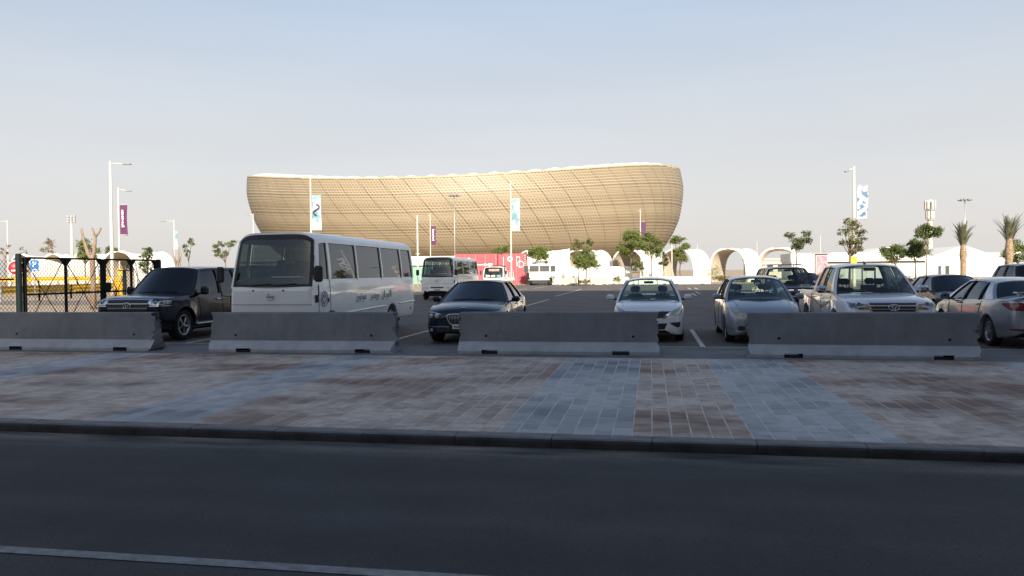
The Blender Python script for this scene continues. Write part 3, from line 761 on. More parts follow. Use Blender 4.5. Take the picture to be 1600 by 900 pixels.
lamp('street lamp with purple banner near the stadium right end', (-1.70, 129.77, 0), 11.8, -.6, .07)
banner('purple banner before the right end of the stadium', (-1.70, 129.77, 0), 6.3, 9.7, .72, M_purple, script=False)
lamp('thick street lamp with yellow notice box on the right', (18.07, 74.38, 0), 10.9, -.85, .125, droop=.2)
banner('white and blue banner on the right lamp post', (18.07, 74.38, 0), 6.2, 9.15, .92, _bm('white_blue_cloth', (.50, .53, .56), (.07, .15, .25), 2.2, (.46, .58)), script=False, off=.3, ph=.6)
yb = empty('notice_box', (17.91, 73.95, 0), R_(10.2)); MB().bbox(0, -.05, 2.35, .55, .12, .78, .02).build('board', mat('yellow_sheet', (.75, .52, .02), .5, var=.06), yb)
b = MB(); b.tube([(-.12, -.13, 2.55), (0, -.13, 2.62), (.1, -.13, 2.5), (-.05, -.13, 2.4)], .02, 5); b.box(-.16, .16, -.125, -.115, 2.13, 2.16); b.build('printed_mark', mat('mark_black', (.05, .05, .05), .6), yb)
tag(yb, 'yellow notice box strapped to the right lamp post', 'notice')
lamp('lamp post at the far left edge with arm to the left', (-96.48, 102.58, 0), 10.3, -2.0, .08)
lamp('distant street lamp with thin pale banner left of the minibus', (-75.74, 113.42, 0), 10.6, -2.1, .08)
banner('narrow pale banner on the distant lamp left of the minibus', (-75.74, 113.42, 0), 5.9, 8.7, .4, M_pale, script=False)
lamp('distant lamp post just left of the stadium', (-75.75, 138.82, 0), 13.4, -1.2, .09)
banner('small pale banner just left of the stadium', (-75.75, 138.82, 0), 6.8, 9.5, .6, M_pale, script=False, ph=.4)
def tlamp(lbl, pos, h, w=.9):
    e = empty('twin_lamp', pos, R_(10.2)); MB().tube([(0, 0, 0), (0, 0, h)], [.08, .05], 6).build('pole', M_wst, e)
    MB().bbox(-w * .35, 0, h, w * .6, .2, .07, .02).build('lamp_head', mat('lamp_grey', (.3, .31, .33)), e); MB().bbox(w * .35, 0, h, w * .6, .2, .07, .02).build('lamp_head', mat('lamp_grey', (.3, .31, .33)), e)
    return tag(e, lbl, 'lamp post', 'small twin headed lamps')
tlamp('white twin headed lamp between the slim trees', (2.34, 89.85, 0), 4.6)
tlamp('tiny twin lamp above the middle of the vault row', (13.60, 236.18, 0), 9.3, 1.6)
tlamp('tiny twin lamp above the gap between two right vaults', (31.02, 239.31, 0), 10.2, 1.9)
tlamp('tiny twin lamp far off between kiosk and Y shaped tree', (40.93, 200.44, 0), 10.0, 1.2)

# ------------------------------------------------------------------ trees
M_bark = mat('bark', (.16, .115, .08), .9, var=.25, scale=6, bump=.4, stretch=(3, 3, .6))
M_barkp = mat('pale_bark', (.25, .18, .13), .9, var=.2, scale=6, bump=.4, stretch=(3, 3, .6))
def leaf_mat(name, a, c):
    m = bpy.data.materials.new(name); m.use_nodes = True; nt = m.node_tree; bs = nt.nodes['Principled BSDF']
    bs.inputs['Roughness'].default_value = .6
    at = nt.nodes.new('ShaderNodeAttribute'); at.attribute_name = 'tone'
    mx = nt.nodes.new('ShaderNodeMix'); mx.data_type = 'RGBA'; mx.inputs['A'].default_value = tuple(a) + (1,); mx.inputs['B'].default_value = tuple(c) + (1,)
    nt.links.new(at.outputs['Fac'], mx.inputs['Factor']); nt.links.new(mx.outputs['Result'], bs.inputs['Base Color'])
    tr = nt.nodes.new('ShaderNodeBsdfTranslucent'); nt.links.new(mx.outputs['Result'], tr.inputs[0])
    ms = nt.nodes.new('ShaderNodeMixShader'); ms.inputs[0].default_value = .35
    nt.links.new(bs.outputs[0], ms.inputs[1]); nt.links.new(tr.outputs[0], ms.inputs[2]); nt.links.new(ms.outputs[0], nt.nodes['Material Output'].inputs[0])
    return m
M_leaf = leaf_mat('leaf', (.085, .125, .03), (.22, .255, .065))
M_leafd = leaf_mat('dark_leaf', (.065, .10, .033), (.155, .195, .06))
M_leafy = leaf_mat('olive_leaf', (.10, .115, .035), (.20, .19, .07))
M_leafb = leaf_mat('dry_leaf', (.17, .11, .06), (.30, .22, .12))
def add_leaves(vs, fs, ts, c, r, n, size, rg, flat=.8):
    """small leaf faces in a clump, denser near its skin"""
    for _ in range(n):
        p = Vector(c) + Vector((rg.gauss(0, .52) * r, rg.gauss(0, .52) * r, rg.gauss(0, .45) * r * flat))
        nn = Vector((rg.gauss(0, 1), rg.gauss(0, 1), rg.gauss(0, 1) + .5)).normalized(); u = nn.orthogonal().normalized(); w = nn.cross(u)
        a = rg.uniform(0, 6.28); u, w = u * math.cos(a) + w * math.sin(a), w * math.cos(a) - u * math.sin(a)
        s = size * rg.uniform(.6, 1.3); o = len(vs); t = rg.random()
        vs += [p - u * s, p - w * s * .38, p + u * s, p + w * s * .38]; fs.append((o, o + 1, o + 2, o + 3)); ts += [t] * 4
def crown(name, clumps, m, parent, seed, dens=260, size=.11):
    rg = random.Random(seed); vs = []; fs = []; ts = []
    for (x, y, z, r) in clumps:
        # every clump broken into smaller uneven tufts
        for _ in range(max(5, int(9 * r / .6))):
            d = Vector((rg.gauss(0, 1), rg.gauss(0, 1), rg.gauss(0, .8))).normalized() * r * rg.uniform(.35, .95)
            add_leaves(vs, fs, ts, (x + d.x, y + d.y, z + d.z * .85), r * rg.uniform(.35, .62), int(dens * r * r * rg.uniform(.12, .3)) + 6, size, rg)
    me = bpy.data.meshes.new(name); me.from_pydata([tuple(v) for v in vs], [], fs); me.materials.append(m)
    at = me.attributes.new('tone', 'FLOAT', 'POINT'); at.data.foreach_set('value', ts); me.update()
    return link(name, me, parent)
def tree(lbl, pos, fork, clumps, m, seed, tr=.09, bark=None, grp='young street trees', dens=260, size=.11, name='street_tree', lean=0.0):
    """clumps: (dx, dy, z, r); fork: height where limbs leave the trunk"""
    e = empty(name, (pos[0], pos[1], -.02), R_(10.2)); rg = random.Random(seed); b = MB()
    jog = [(rg.uniform(-.05, .05), rg.uniform(-.05, .05)) for _ in range(4)]
    zt = max(c[2] for c in clumps)
    trunk = [(0, 0, 0), (jog[0][0], jog[0][1], fork * .35), (jog[1][0] + lean * .5, jog[1][1], fork * .7), (lean, 0, fork)]
    b.tube(trunk, [tr * 1.25, tr, tr * .9, tr * .8], 8)
    for (x, y, z, r) in clumps:
        s = Vector((lean, 0, fork * rg.uniform(.85, 1.0))); t = Vector((x, y, z)); mid = s.lerp(t, .5) + Vector((rg.uniform(-.1, .1), rg.uniform(-.1, .1), -.05 * r))
        b.tube([s, mid, t], [tr * .6, tr * .38, tr * .15], 6)
        for _ in range(3):
            d = Vector((rg.gauss(0, 1), rg.gauss(0, 1), rg.gauss(.3, .8))).normalized() * r * .8
            b.tube([mid.lerp(t, .6), t + d], [tr * .22, tr * .06], 5)
    b.build('trunk', bark or M_bark, e)
    crown('crown', clumps, m, e, seed + 91, dens, size)
    return tag(e, lbl, 'tree', grp)

TREES = [
    ('round leafy tree between the two beige barriers', (-7.09, 86.12, 0), 2.06, [(-0.85, -0.39, 3.06, 0.83), (0.43, 0.07, 3.49, 0.83), (-0.21, -0.17, 2.49, 0.74), (0.64, 0.16, 2.63, 0.83), (-0.14, 0.13, 3.84, 0.55), (1.07, -0.36, 2.21, 0.46), (-0.92, -0.49, 2.42, 0.55)], M_leaf, .08),
    ('slim sparse tree rising behind the round leafy tree', (-8.58, 92.97, 0), 4.10, [(-0.08, 0.36, 4.57, 0.60), (-0.46, -0.17, 4.41, 0.40), (0.31, -0.19, 5.03, 0.40), (-0.15, 0.36, 5.33, 0.40)], M_leafy, .06),
    ('small dark topped tree behind the round leafy tree', (-7.22, 93.21, 0), 4.55, [(0.00, -0.02, 5.24, 0.45), (0.15, 0.18, 5.01, 0.30)], M_leafd, .045),
    ('tall dense tree before the stadium right end', (-2.55, 101.17, 0), 3.56, [(0.17, -0.05, 6.04, 1.08), (-0.74, 0.22, 4.55, 0.86), (0.58, -0.61, 5.21, 0.97), (-0.08, 0.18, 6.37, 0.75), (-1.49, 0.28, 4.88, 0.43), (0.66, 0.03, 5.88, 0.75), (-0.17, 0.33, 4.14, 0.75)], M_leaf, .09),
    ('tall slim tree left of the twin headed lamp', (0.05, 96.55, 0), 3.29, [(-0.16, 0.25, 5.64, 0.82), (0.47, -0.56, 5.17, 0.72), (-0.47, 0.38, 4.39, 0.82), (0.31, 0.12, 3.91, 0.72), (-0.94, -0.18, 4.62, 0.51), (0.79, -0.43, 4.23, 0.51), (-0.31, 0.34, 6.04, 0.51)], M_leaf, .075),
    ('small sparse tree in front of the dense tall tree', (-1.52, 93.22, 0), 1.58, [(-0.23, -0.03, 2.79, 0.59), (0.23, 0.23, 2.34, 0.59), (-0.08, 0.40, 1.88, 0.59), (0.46, 0.15, 1.96, 0.40)], M_leafy, .045),
    ('leafy tree with zigzag crown right of the twin headed lamp', (3.53, 97.18, 0), 2.47, [(-0.08, 0.54, 5.53, 0.72), (0.63, -0.12, 4.67, 0.61), (-0.63, 0.33, 5.22, 0.61), (-0.24, -0.07, 4.04, 0.72), (0.24, 0.64, 3.17, 0.82), (1.02, 0.28, 4.51, 0.41), (-0.39, -0.37, 3.49, 0.51), (-0.55, -0.27, 5.69, 0.41)], M_leaf, .09),
    ('small sparse tree left of the twin headed lamp foot', (1.57, 99.87, 0), 1.86, [(-0.08, -0.32, 2.83, 0.63), (0.24, 0.44, 3.32, 0.53), (-0.32, -0.06, 2.67, 0.53), (0.08, 0.07, 3.81, 0.32), (0.32, -0.15, 2.43, 0.42)], M_leafy, .05),
    ('wide Y shaped tree above the end vault', (14.76, 83.95, 0), 3.68, [(-0.53, 0.01, 5.14, 0.52), (0.13, -0.14, 4.61, 0.69), (0.93, -0.14, 5.27, 0.52), (1.06, 0.08, 4.54, 0.52), (-0.93, 0.05, 5.27, 0.34), (0.40, 0.38, 4.08, 0.52), (-0.07, 0.14, 3.95, 0.43), (1.32, 0.20, 4.74, 0.26)], M_leafd, .07),
    ('sparse tree around the right lamp post', (15.93, 66.89, 0), 2.90, [(-0.31, 0.35, 4.78, 0.54), (0.52, 0.54, 5.20, 0.61), (0.99, 0.17, 4.68, 0.54), (0.10, -0.33, 4.05, 0.54), (-0.52, 0.26, 3.79, 0.41), (0.94, 0.34, 3.32, 0.41), (1.25, 0.25, 4.15, 0.34), (0.63, 0.06, 3.84, 0.47), (-0.10, 0.16, 5.51, 0.41), (0.31, -0.18, 3.11, 0.34)], M_leafy, .11),
    ('bushy low tree right of the right lamp post', (29.52, 101.85, 0), 2.45, [(-0.63, 0.55, 3.63, 0.92), (0.24, 0.12, 4.10, 0.92), (0.94, -0.32, 3.39, 0.82), (-1.10, -0.48, 3.16, 0.61), (-0.08, 0.46, 2.92, 0.72), (0.79, 0.63, 4.18, 0.72)], M_leafd, .08),
    ('bushy tree with stake below the telecom tower', (29.56, 94.74, 0), 2.30, [(-0.36, -0.63, 3.90, 0.85), (0.51, 0.46, 4.19, 0.85), (0.15, -0.12, 3.17, 0.76), (0.80, -0.42, 3.46, 0.66), (-0.73, -0.25, 3.32, 0.66), (-0.15, 0.27, 4.48, 0.57)], M_leafd, .08),
    ('round crowned slim tree in front of the telecom tower', (29.45, 90.66, 0), 4.48, [(-0.14, 0.55, 5.80, 0.81), (0.49, -0.59, 5.59, 0.72), (-0.63, 0.13, 5.39, 0.63), (0.83, -0.37, 5.32, 0.45), (0.07, 0.25, 5.11, 0.63), (-0.07, -0.16, 6.15, 0.54)], M_leafd, .06),
    ('bushy tree at the right edge beside the farther palm', (36.36, 85.80, 0), 2.26, [(-0.45, 0.52, 3.29, 0.75), (0.13, 0.65, 3.68, 0.75), (0.65, 0.01, 3.16, 0.75), (-0.13, 0.60, 2.65, 0.67), (0.45, -0.20, 2.65, 0.59)], M_leaf, .08),
    ('bright leafy tree behind the meshed truck', (-14.00, 96.06, 0), 2.97, [(-0.40, -0.64, 4.10, 0.83), (0.40, 0.17, 4.26, 0.94), (0.00, -0.62, 3.62, 0.73), (0.96, -0.34, 3.70, 0.63), (-0.72, -0.09, 3.70, 0.52)], M_leaf, .07),
    ('treetop showing above the red hoarding', (-24.21, 125.73, 0), 4.39, [(-0.53, 0.16, 5.24, 0.83), (0.32, -0.51, 5.35, 0.83), (-1.06, -0.45, 5.03, 0.55)], M_leaf, .07),
    ('sparse green tree left of the pruned trunk', (-57.59, 70.95, 0), 3.19, [(-0.40, 0.40, 4.51, 0.60), (0.33, -0.23, 4.85, 0.69), (0.86, 0.43, 4.25, 0.52), (-0.73, 0.31, 4.05, 0.43), (0.20, -0.13, 3.72, 0.60), (-0.20, -0.02, 5.18, 0.34), (0.99, 0.01, 3.72, 0.34)], M_leaf, .07),
    ('small dark tree right of the pruned trunk', (-68.73, 89.27, 0), 4.20, [(-0.41, 0.17, 4.94, 0.65), (0.33, 0.11, 4.78, 0.65), (-0.08, 0.05, 5.27, 0.43), (0.74, 0.07, 4.70, 0.32)], M_leafd, .07),
    ('short green tree above the gate right end', (-48.01, 67.59, 0), 2.29, [(-0.31, 0.38, 3.97, 0.48), (0.06, 0.01, 3.54, 0.48), (-0.19, -0.07, 2.73, 0.56), (0.19, 0.16, 4.16, 0.40), (-0.50, -0.15, 3.54, 0.32), (0.00, -0.14, 2.23, 0.40)], M_leafd, .08),
    ('slim clumped tree left of the large minibus', (-52.92, 81.95, 0), 3.56, [(0.07, 0.37, 5.65, 0.44), (-0.30, 0.01, 5.05, 0.39), (0.37, 0.03, 5.20, 0.39), (-0.07, -0.34, 4.46, 0.39), (-0.22, -0.04, 4.08, 0.29)], M_leafd, .055),
    ('three clumped tree beside the large minibus', (-46.58, 79.03, 0), 3.37, [(-0.85, 0.07, 4.72, 0.46), (-0.28, -0.40, 5.15, 0.46), (-0.64, 0.11, 3.80, 0.51), (0.07, 0.11, 4.01, 0.46), (0.71, -0.37, 5.01, 0.46), (-1.07, 0.08, 4.22, 0.37), (1.00, -0.02, 5.29, 0.37)], M_leafd, .06),
    ('thin brownish tree above the parking sign', (-72.80, 83.46, 0), 3.83, [(0.00, 0.20, 5.87, 0.61), (-0.31, -0.14, 5.09, 0.51), (0.39, 0.19, 5.40, 0.51), (0.16, 0.22, 4.62, 0.51), (-0.55, -0.26, 4.85, 0.31)], M_leafb, .06),
    ('bare pale sapling left of the parking sign', (-79.89, 87.27, 0), 3.89, [(0.00, -0.26, 5.30, 0.32), (0.25, 0.10, 4.80, 0.32), (-0.17, 0.18, 4.64, 0.22)], M_leafb, .03),
    ('bare scraggly tree at the far left edge', (-73.95, 78.17, 0), 4.06, [(-0.15, -0.13, 4.96, 0.29), (0.45, -0.02, 5.25, 0.24), (-0.45, 0.05, 4.51, 0.29), (0.30, -0.08, 4.36, 0.24)], M_leafb, .07),
    ]
for i, (lab, pos, fork, cl, m, tr) in enumerate(TREES):
    sparse = m in (M_leafy, M_leafb)
    tree(lab, pos, fork, cl, m, 100 + i, tr, M_barkp if m is M_leafb else None, dens=170 if m is M_leafb else (300 if sparse else 560), size=.115 if pos[1] < 90 else .13)
# pruned trunk standing behind the gate
pt_ = empty('pruned_tree', (-27.9, 34.9, -.02), R_(10.2)); b = MB()
b.tube([(0, 0, 0), (.02, 0, 1.2), (0, 0, 2.5), (-.02, 0, 2.75)], [.16, .125, .13, .13], 10)
b.tube([(0, 0, 2.45), (-.22, 0, 2.85), (-.45, .05, 3.55), (-.56, .02, 4.1)], [.12, .095, .07, .06], 8)
b.tube([(0, 0, 2.5), (.1, 0, 2.95), (.16, 0, 3.5), (.17, -.02, 3.72)], [.12, .09, .075, .075], 8)
b.tube([(.17, -.02, 3.65), (.1, -.02, 3.9), (.02, -.02, 4.12)], [.065, .055, .05], 8)
b.tube([(.17, -.02, 3.65), (.36, -.02, 3.88), (.48, -.02, 4.12)], [.065, .055, .05], 8)
b.build('trunk', M_barkp, pt_)
tag(pt_, 'leafless pruned tree trunk forking behind the gate', 'tree')
db = empty('dead_tree', (-45.5, 68.6, -.02), 0); b = MB(); rg = random.Random(5)
b.tube([(0, 0, 0), (.05, 0, 1.5), (0, 0, 2.9)], [.16, .13, .1], 8)
for k in range(8):
    a = rg.uniform(0, 6.28); h0 = rg.uniform(1.3, 2.9); b.tube([(0, 0, h0), (.25 * math.cos(a), .25 * math.sin(a), h0 + .6), (.42 * math.cos(a), .42 * math.sin(a), h0 + rg.uniform(1.0, 1.9))], [.07, .05, .025], 6)
b.build('trunk', M_barkp, db); tag(db, 'leafless reddish trunk cluster right of the short green tree', 'tree')

# palms: stout ringed trunk, tied-up fronds spreading upward
M_palmb = mat('palm_bark', (.27, .19, .12), .9, var=.3, scale=5, bump=.6, bscale=14)
M_frond = leaf_mat('frond', (.13, .14, .075), (.26, .26, .16))
def palm(lbl, pos, h, rt, fl, seed):
    e = empty('date_palm', (pos[0], pos[1], -.02), R_(10.2)); rg = random.Random(seed)
    prof = []; zz = 0
    nr = int(h / .22)
    for i in range(nr):     # overlapping leaf-base rings
        q = i / nr; r = rt * ((.86 if q < .5 else .86 + (q - .5) * 2.2) if q < .64 else 1.16 - 1.5 * (q - .64)); prof += [(i * .22, r * .9), (i * .22 + .16, r * 1.08), (i * .22 + .2, r * 1.02)]
    prof.append((h, rt * .5)); MB().lathe(prof, 14, 'z').build('trunk', M_palmb, e)
    vs = []; fs = []; ts = []
    for k in range(52):
        az = rg.uniform(0, 6.28); sp = rg.uniform(.04, .46); L = fl * rg.uniform(.7, 1.05); cur = rg.uniform(0, .2)
        if k % 3 == 0: sp *= 1.25
        P = []
        for i in range(9):
            q = i / 8; ang = sp * (.45 + .55 * q) + cur * q * q
            P.append(Vector((math.cos(az) * .14 + math.sin(ang) * L * q * math.cos(az), math.sin(ang) * L * q * math.sin(az), h * (.74 + .2 * ((k * 7) % 10) / 10) + math.cos(ang) * L * q)))
        for i in range(1, 9):
            t = (P[i] - P[i - 1]).normalized(); sd_ = t.cross(Vector((math.cos(az), math.sin(az), .3))).normalized()
            for s in (-1, 1):
                for w in (0.15, .5, .85):
                    p = P[i - 1].lerp(P[i], w); ll = .34 * math.sin(math.pi * min(1, (i - 1 + w) / 8 * .8 + .2)) + .08
                    tip = p + (sd_ * s * .55 + t * .85).normalized() * ll; o = len(vs); wv = t * .05
                    vs += [p - wv, p + wv, tip]; fs.append((o, o + 1, o + 2)); ts += [rg.random()] * 3
            o = len(vs); u = sd_ * .022; vs += [P[i - 1] - u, P[i - 1] + u, P[i] + u * .8, P[i] - u * .8]; fs.append((o, o + 1, o + 2, o + 3)); ts += [.7] * 4
    me = bpy.data.meshes.new('crown'); me.from_pydata([tuple(v) for v in vs], [], fs); me.materials.append(M_frond)
    at = me.attributes.new('tone', 'FLOAT', 'POINT'); at.data.foreach_set('value', ts); link('crown', me, e)
    return tag(e, lbl, 'palm tree', 'date palms on the right')
palm('stout date palm in front of the white gabled marquee', (33.35, 91.36, 0), 4.7, .33, 2.65, 11)
palm('taller date palm at the right edge beside bushy tree', (34.17, 82.36, 0), 4.75, .35, 2.75, 23)
# low planting: hedges and shrubs
def shrub(lbl, pos, sx, sy, h, m, seed, name='hedge', cat='hedge', dens=500, grp='low planting at the far edge'):
    rg = random.Random(seed); vs = []; fs = []; ts = []
    for _ in range(int(26 * max(1, sx))):
        add_leaves(vs, fs, ts, (rg.uniform(-sx / 2, sx / 2), rg.uniform(-sy / 2, sy / 2), h * rg.uniform(.25, .8)), h * .3, 34, .07, rg)
    e = empty(name, (pos[0], pos[1], -.02), R_(10.2)); me = bpy.data.meshes.new('foliage'); me.from_pydata([tuple(v) for v in vs], [], fs); me.materials.append(m)
    at = me.attributes.new('tone', 'FLOAT', 'POINT'); at.data.foreach_set('value', ts); link('foliage', me, e)
    b = MB()
    for _ in range(5): x = rg.uniform(-sx / 2, sx / 2); b.tube([(x, 0, 0), (x + rg.uniform(-.1, .1), 0, h * .7)], [.02, .008], 5)
    b.build('stems', M_bark, e); return tag(e, lbl, cat, grp)
shrub('clipped green hedge strip beside the poster column', (17.92, 83.50, 0), 2.6, .8, 1.3, M_leafd, 1)
shrub('low hedge left of the poster column foot', (16.32, 84.23, 0), 1.6, .7, 1.0, M_leaf, 2)
shrub('small round bush right of the beige barriers', (-4.04, 93.78, 0), .95, .9, 1.25, M_leaf, 3, 'bush', 'bush')
shrub('low planting between the two beige barriers', (-8.32, 97.08, 0), 1.8, .8, .8, M_leafy, 4, 'low_planting', 'planting')
shrub('dark low planting under the zigzag tree', (3.92, 101.31, 0), 2.6, .8, .85, M_leafd, 5, 'low_planting', 'planting')
shrub('low planting below the dense tall tree', (-1.43, 102.38, 0), 2.4, .8, .75, M_leaf, 6, 'low_planting', 'planting')
shrub('low planting inside the second right vault', (10.45, 106.55, 0), 4.4, .8, .95, M_leafy, 7, 'low_planting', 'planting')
shrub('shrub beside the meshed truck', (-12.45, 95.32, 0), 1.3, .8, 1.3, M_leafd, 8, 'bush', 'bush')
shrub('yellowish bush beside the long white barrier', (7.40, 98.89, 0), 1.5, .7, 2.4, M_leafy, 9, 'bush', 'bush')
shrub('yellow green bushes behind the dark saloon', (19.67, 62.48, 0), 4.5, 1.2, 1.15, M_leafy, 10, 'bush', 'bush')
for k, (px, lab) in enumerate((((-55.76, 63.15, 0), 'dark scrub behind yellow rails below the parking sign'), ((-55.02, 65.31, 0), 'dark scrub behind yellow rails right of the gate bar'), ((-52.85, 65.70, 0), 'dark scrub behind yellow rails left of the pruned trunk'))):
    shrub(lab, px, 2.6, .8, .95, M_leafy, 20 + k, 'scrub', 'scrub', grp='scrub behind the yellow rails')
# sandy open ground left of the car park: paved lane strip
sheet('lane', -60, -19.5, 40, 47, -.012, mat('lane_paving', (.22, .19, .165), .9, var=.2, scale=.6))
# yellow guard rails beyond the gate
M_yel = mat('yellow_rail', (.55, .34, .01), .5, var=.12, scale=1.5)
def rail(lbl, pts, z, hh):
    e = empty('guard_rail', (0, 0, 0)); b = MB()
    P = [Vector((p[0], p[1], 0)) for p in pts]
    for a, c in zip(P, P[1:]):
        b = MB(); d = (c - a).normalized(); nrm = Vector((d.y, -d.x, 0))
        sec = [(.06, 0), (.0, .2), (.06, .5), (0, .8), (.06, 1.0), (-.05, 1.0), (-.05, 0)]
        b.grid([[q + nrm * s + Vector((0, 0, z + hh * t)) for (s, t) in sec] for q in (a, c)], smooth=False); b.build('beam', M_yel, e)
        for q in (a, a.lerp(c, .5), c): MB().box(q.x - .05, q.x + .05, q.y - .02, q.y + .06, -.02, z + hh * .9).build('post', mat('galv', (.4, .4, .4)), e)
    return tag(e, lbl, 'guard rail', 'yellow guard rails beyond the gate')
rail('upper yellow guard rail beyond the gate, farther one', [(-64.60, 67.66, 0), (-60.79, 68.34, 0), (-56.98, 69.03, 0), (-52.66, 69.80, 0)], 1.2, .38)
rail('lower yellow guard rail swinging in beyond the gate, nearer one', [(-40.58, 42.50, 0), (-41.30, 46.44, 0), (-42.84, 51.24, 0), (-43.15, 56.27, 0)], .55, .5)
yh_ = empty('gate_arm_housing', (-43.31, 57.26, 0), R_(10)); MB().bbox(0, 0, .6, .75, .6, 1.2, .05).build('cabinet', mat('amber_cabinet', (.55, .30, .02), .5, var=.15), yh_); MB().bbox(0, 0, 1.25, .85, .7, .1, .03).build('lid', mat('amber_cabinet', (.55, .3, .02)), yh_)
tag(yh_, 'amber cabinet at the right end of the yellow rails', 'cabinet')
am = empty('amber_sign', (-44.56, 59.06, 0), R_(10)); MB().tube([(0, 0, 0), (0, 0, 2.0)], .03, 6).build('post', mat('galv', (.4, .4, .4)), am); MB().bbox(0, -.05, 1.95, .42, .05, .55, .02).build('plate', mat('amber_plate', (.75, .40, .03), .5, var=.1), am)
tag(am, 'small amber sign on a post beside the left lamp post', 'sign')
# signs behind the gate
ps = empty('parking_sign', (-35.3, 39.4, -.02), R_(42)); MB().tube([(0, .05, 0), (0, .05, 2.7)], .035, 8).build('post', mat('galv', (.4, .4, .4)), ps)
MB().bbox(0, 0, 2.32, .42, .02, .60, .008).build('plate', mat('sign_blue', (.015, .16, .55), .4, var=.03), ps)
t = text_mesh('P', .42, 'letter', M_wprint); t = link('letter', t, ps, (-.01, -.015, 2.38)); t.rotation_euler[0] = R_(90)
MB().bbox(.02, -.013, 2.08, .26, .006, .028, .002).build('car_mark', M_wprint, ps); MB().bbox(.03, -.013, 2.105, .14, .006, .03, .002).build('car_mark', M_wprint, ps)
tag(ps, 'blue parking sign with white P seen through the gate', 'road sign')
ne = empty('no_entry_sign', (-24.27, 26.18, -.02), R_(43)); MB().tube([(0, .05, 0), (0, .05, 2.4)], .03, 8).build('post', mat('galv', (.4, .4, .4)), ne)
MB().lathe([(-.01, 0), (-.01, .29), (.01, .29), (.01, 0)], 28, 'y', (0, 0, 2.03)).build('disc', mat('sign_red', (.55, .015, .03), .4, var=.04), ne)
MB().lathe([(-.014, .265), (-.014, .30), (.012, .30), (.012, .265)], 28, 'y', (0, 0, 2.03)).build('border', M_wprint, ne)
MB().bbox(0, -.012, 1.93, .34, .008, .06, .002).build('bar', M_wprint, ne)
tag(ne, 'red round sign half hidden by the thick gate post', 'road sign')

# ------------------------------------------------------------------ chain-link gate and fence along the left side of the car park
M_green = mat('dark_green_steel', (.007, .014, .016), .7, var=.1, scale=4, spec=.2)
M_wire = mat('wire', (.05, .055, .055), .5, .4, var=.05)
def mesh_panel(b, y0, y1, z0, z1, s=.13, r=.0036):
    """woven diamond wire, real strands, in the plane x = 0"""
    L = y1 - y0; Hh = z1 - z0; k = -Hh
    while k < L:
        for d in (1, -1):
            a0, a1 = max(0, k), min(L, k + Hh); h0, h1 = a0 - k, a1 - k
            if a1 - a0 > .01:
                P = ((0.002 * d, y0 + a0, z0 + h0), (0.002 * d, y0 + a1, z0 + h1)) if d == 1 else ((0.002 * d, y0 + a0, z1 - h0), (.002 * d, y0 + a1, z1 - h1))
                b.bar(P[0], P[1], r * 2, r * 2)
        k += s
def leaf(lbl, y0, y1, lock):
    e = empty('gate_leaf', (-17.0, 0, 0)); m_ = (y0 + y1) / 2
    for y in (y0, m_, y1): MB().bbox(0, y, 1.17, .07 if y == m_ else .085, .07 if y == m_ else .085, 2.06, .012).build('upright', M_green, e)
    for z in (2.19, 1.17, .16): MB().bbox(0, m_, z, .055, y1 - y0 - .09, .055, .01).build('rail', M_green, e)
    for y in (y0, m_, y1):    # gusset plates under the top rail
        b = MB(); s_ = [1] if y == y0 else ([-1] if y == y1 else [1, -1])
        for s in s_: b.add([(-.012, y + s * .03, 2.17), (-.012, y + s * .24, 2.17), (-.012, y + s * .03, 1.96), (.012, y + s * .03, 2.17), (.012, y + s * .24, 2.17), (.012, y + s * .03, 1.96)], [(0, 1, 2), (5, 4, 3), (0, 3, 4, 1), (1, 4, 5, 2), (2, 5, 3, 0)])
        b.build('gusset', M_green, e)
    for a, c in ((y0, m_), (m_, y1)):
        MB().bar((-.03, a + .04, 2.13), (-.03, c - .04, .2), .016, .016).build('brace', M_green, e)
        MB().bar((-.036, c - .04, 2.13), (-.036, a + .04, .2), .016, .016).build('brace', M_green, e)
    for a, c in ((y0, m_), (m_, y1)):
        b = MB(); mesh_panel(b, a + .04, c - .04, .2, 2.15); b.build('wire_mesh', M_wire, e)
    if lock: MB().bbox(.05, y1 + .14, 1.33, .12, .34, .26, .02).build('lock_box', M_green, e)
    return tag(e, lbl, 'gate', 'leaves of the side gate')
leaf('nearer leaf of the dark green chain link gate, beside thick post', 18.62, 21.66, True)
leaf('farther leaf of the dark green chain link gate, behind the black off-roader', 21.78, 24.35, False)
for (y, r, h, lab) in ((18.42, .08, 2.32, 'thick round dark green gate post left of the gate'), (24.50, .10, 2.25, 'dark green end post at the far end of the gate')):
    e = empty('gate_post', (-17.0, y, -.02)); MB().lathe([(0, r), (h - .05, r), (h, r * .75), (h, 0)], 20, 'z').build('post', M_green, e); MB().bbox(0, 0, .03, .38, .38, .05, .01).build('base_plate', M_green, e)
    MB().bbox(-.02, .14 if y < 20 else -.14, 2.0, .06, .16, .1, .01).build('hinge', M_green, e); tag(e, lab, 'gate post')
fe = empty('chain_link_fence', (-17.0, 0, -.02)); b = MB(); mesh_panel(b, 12.6, 18.25, .1, 2.15); b.build('wire_mesh', M_wire, fe)
MB().bbox(0, 15.4, 1.62, .05, 5.7, .05, .01).build('rail', M_green, fe); MB().bbox(0, 15.4, .16, .05, 5.7, .05, .01).build('rail', M_green, fe)
for y in (12.6, 15.5): MB().bbox(0, y, 1.1, .06, .06, 2.2, .01).build('post', M_green, fe)
tag(fe, 'chain link fence left of the thick gate post', 'fence')
bo = empty('steel_bollard', (-19.6, 26.2, -.02)); MB().lathe([(0, .06), (1.85, .06), (1.86, 0)], 12, 'z').build('post', M_green, bo); MB().bbox(0, 0, 1.88, .3, .3, .04, .01).build('cap', M_green, bo)
tag(bo, 'slim dark post with flat cap behind the gate', 'post')

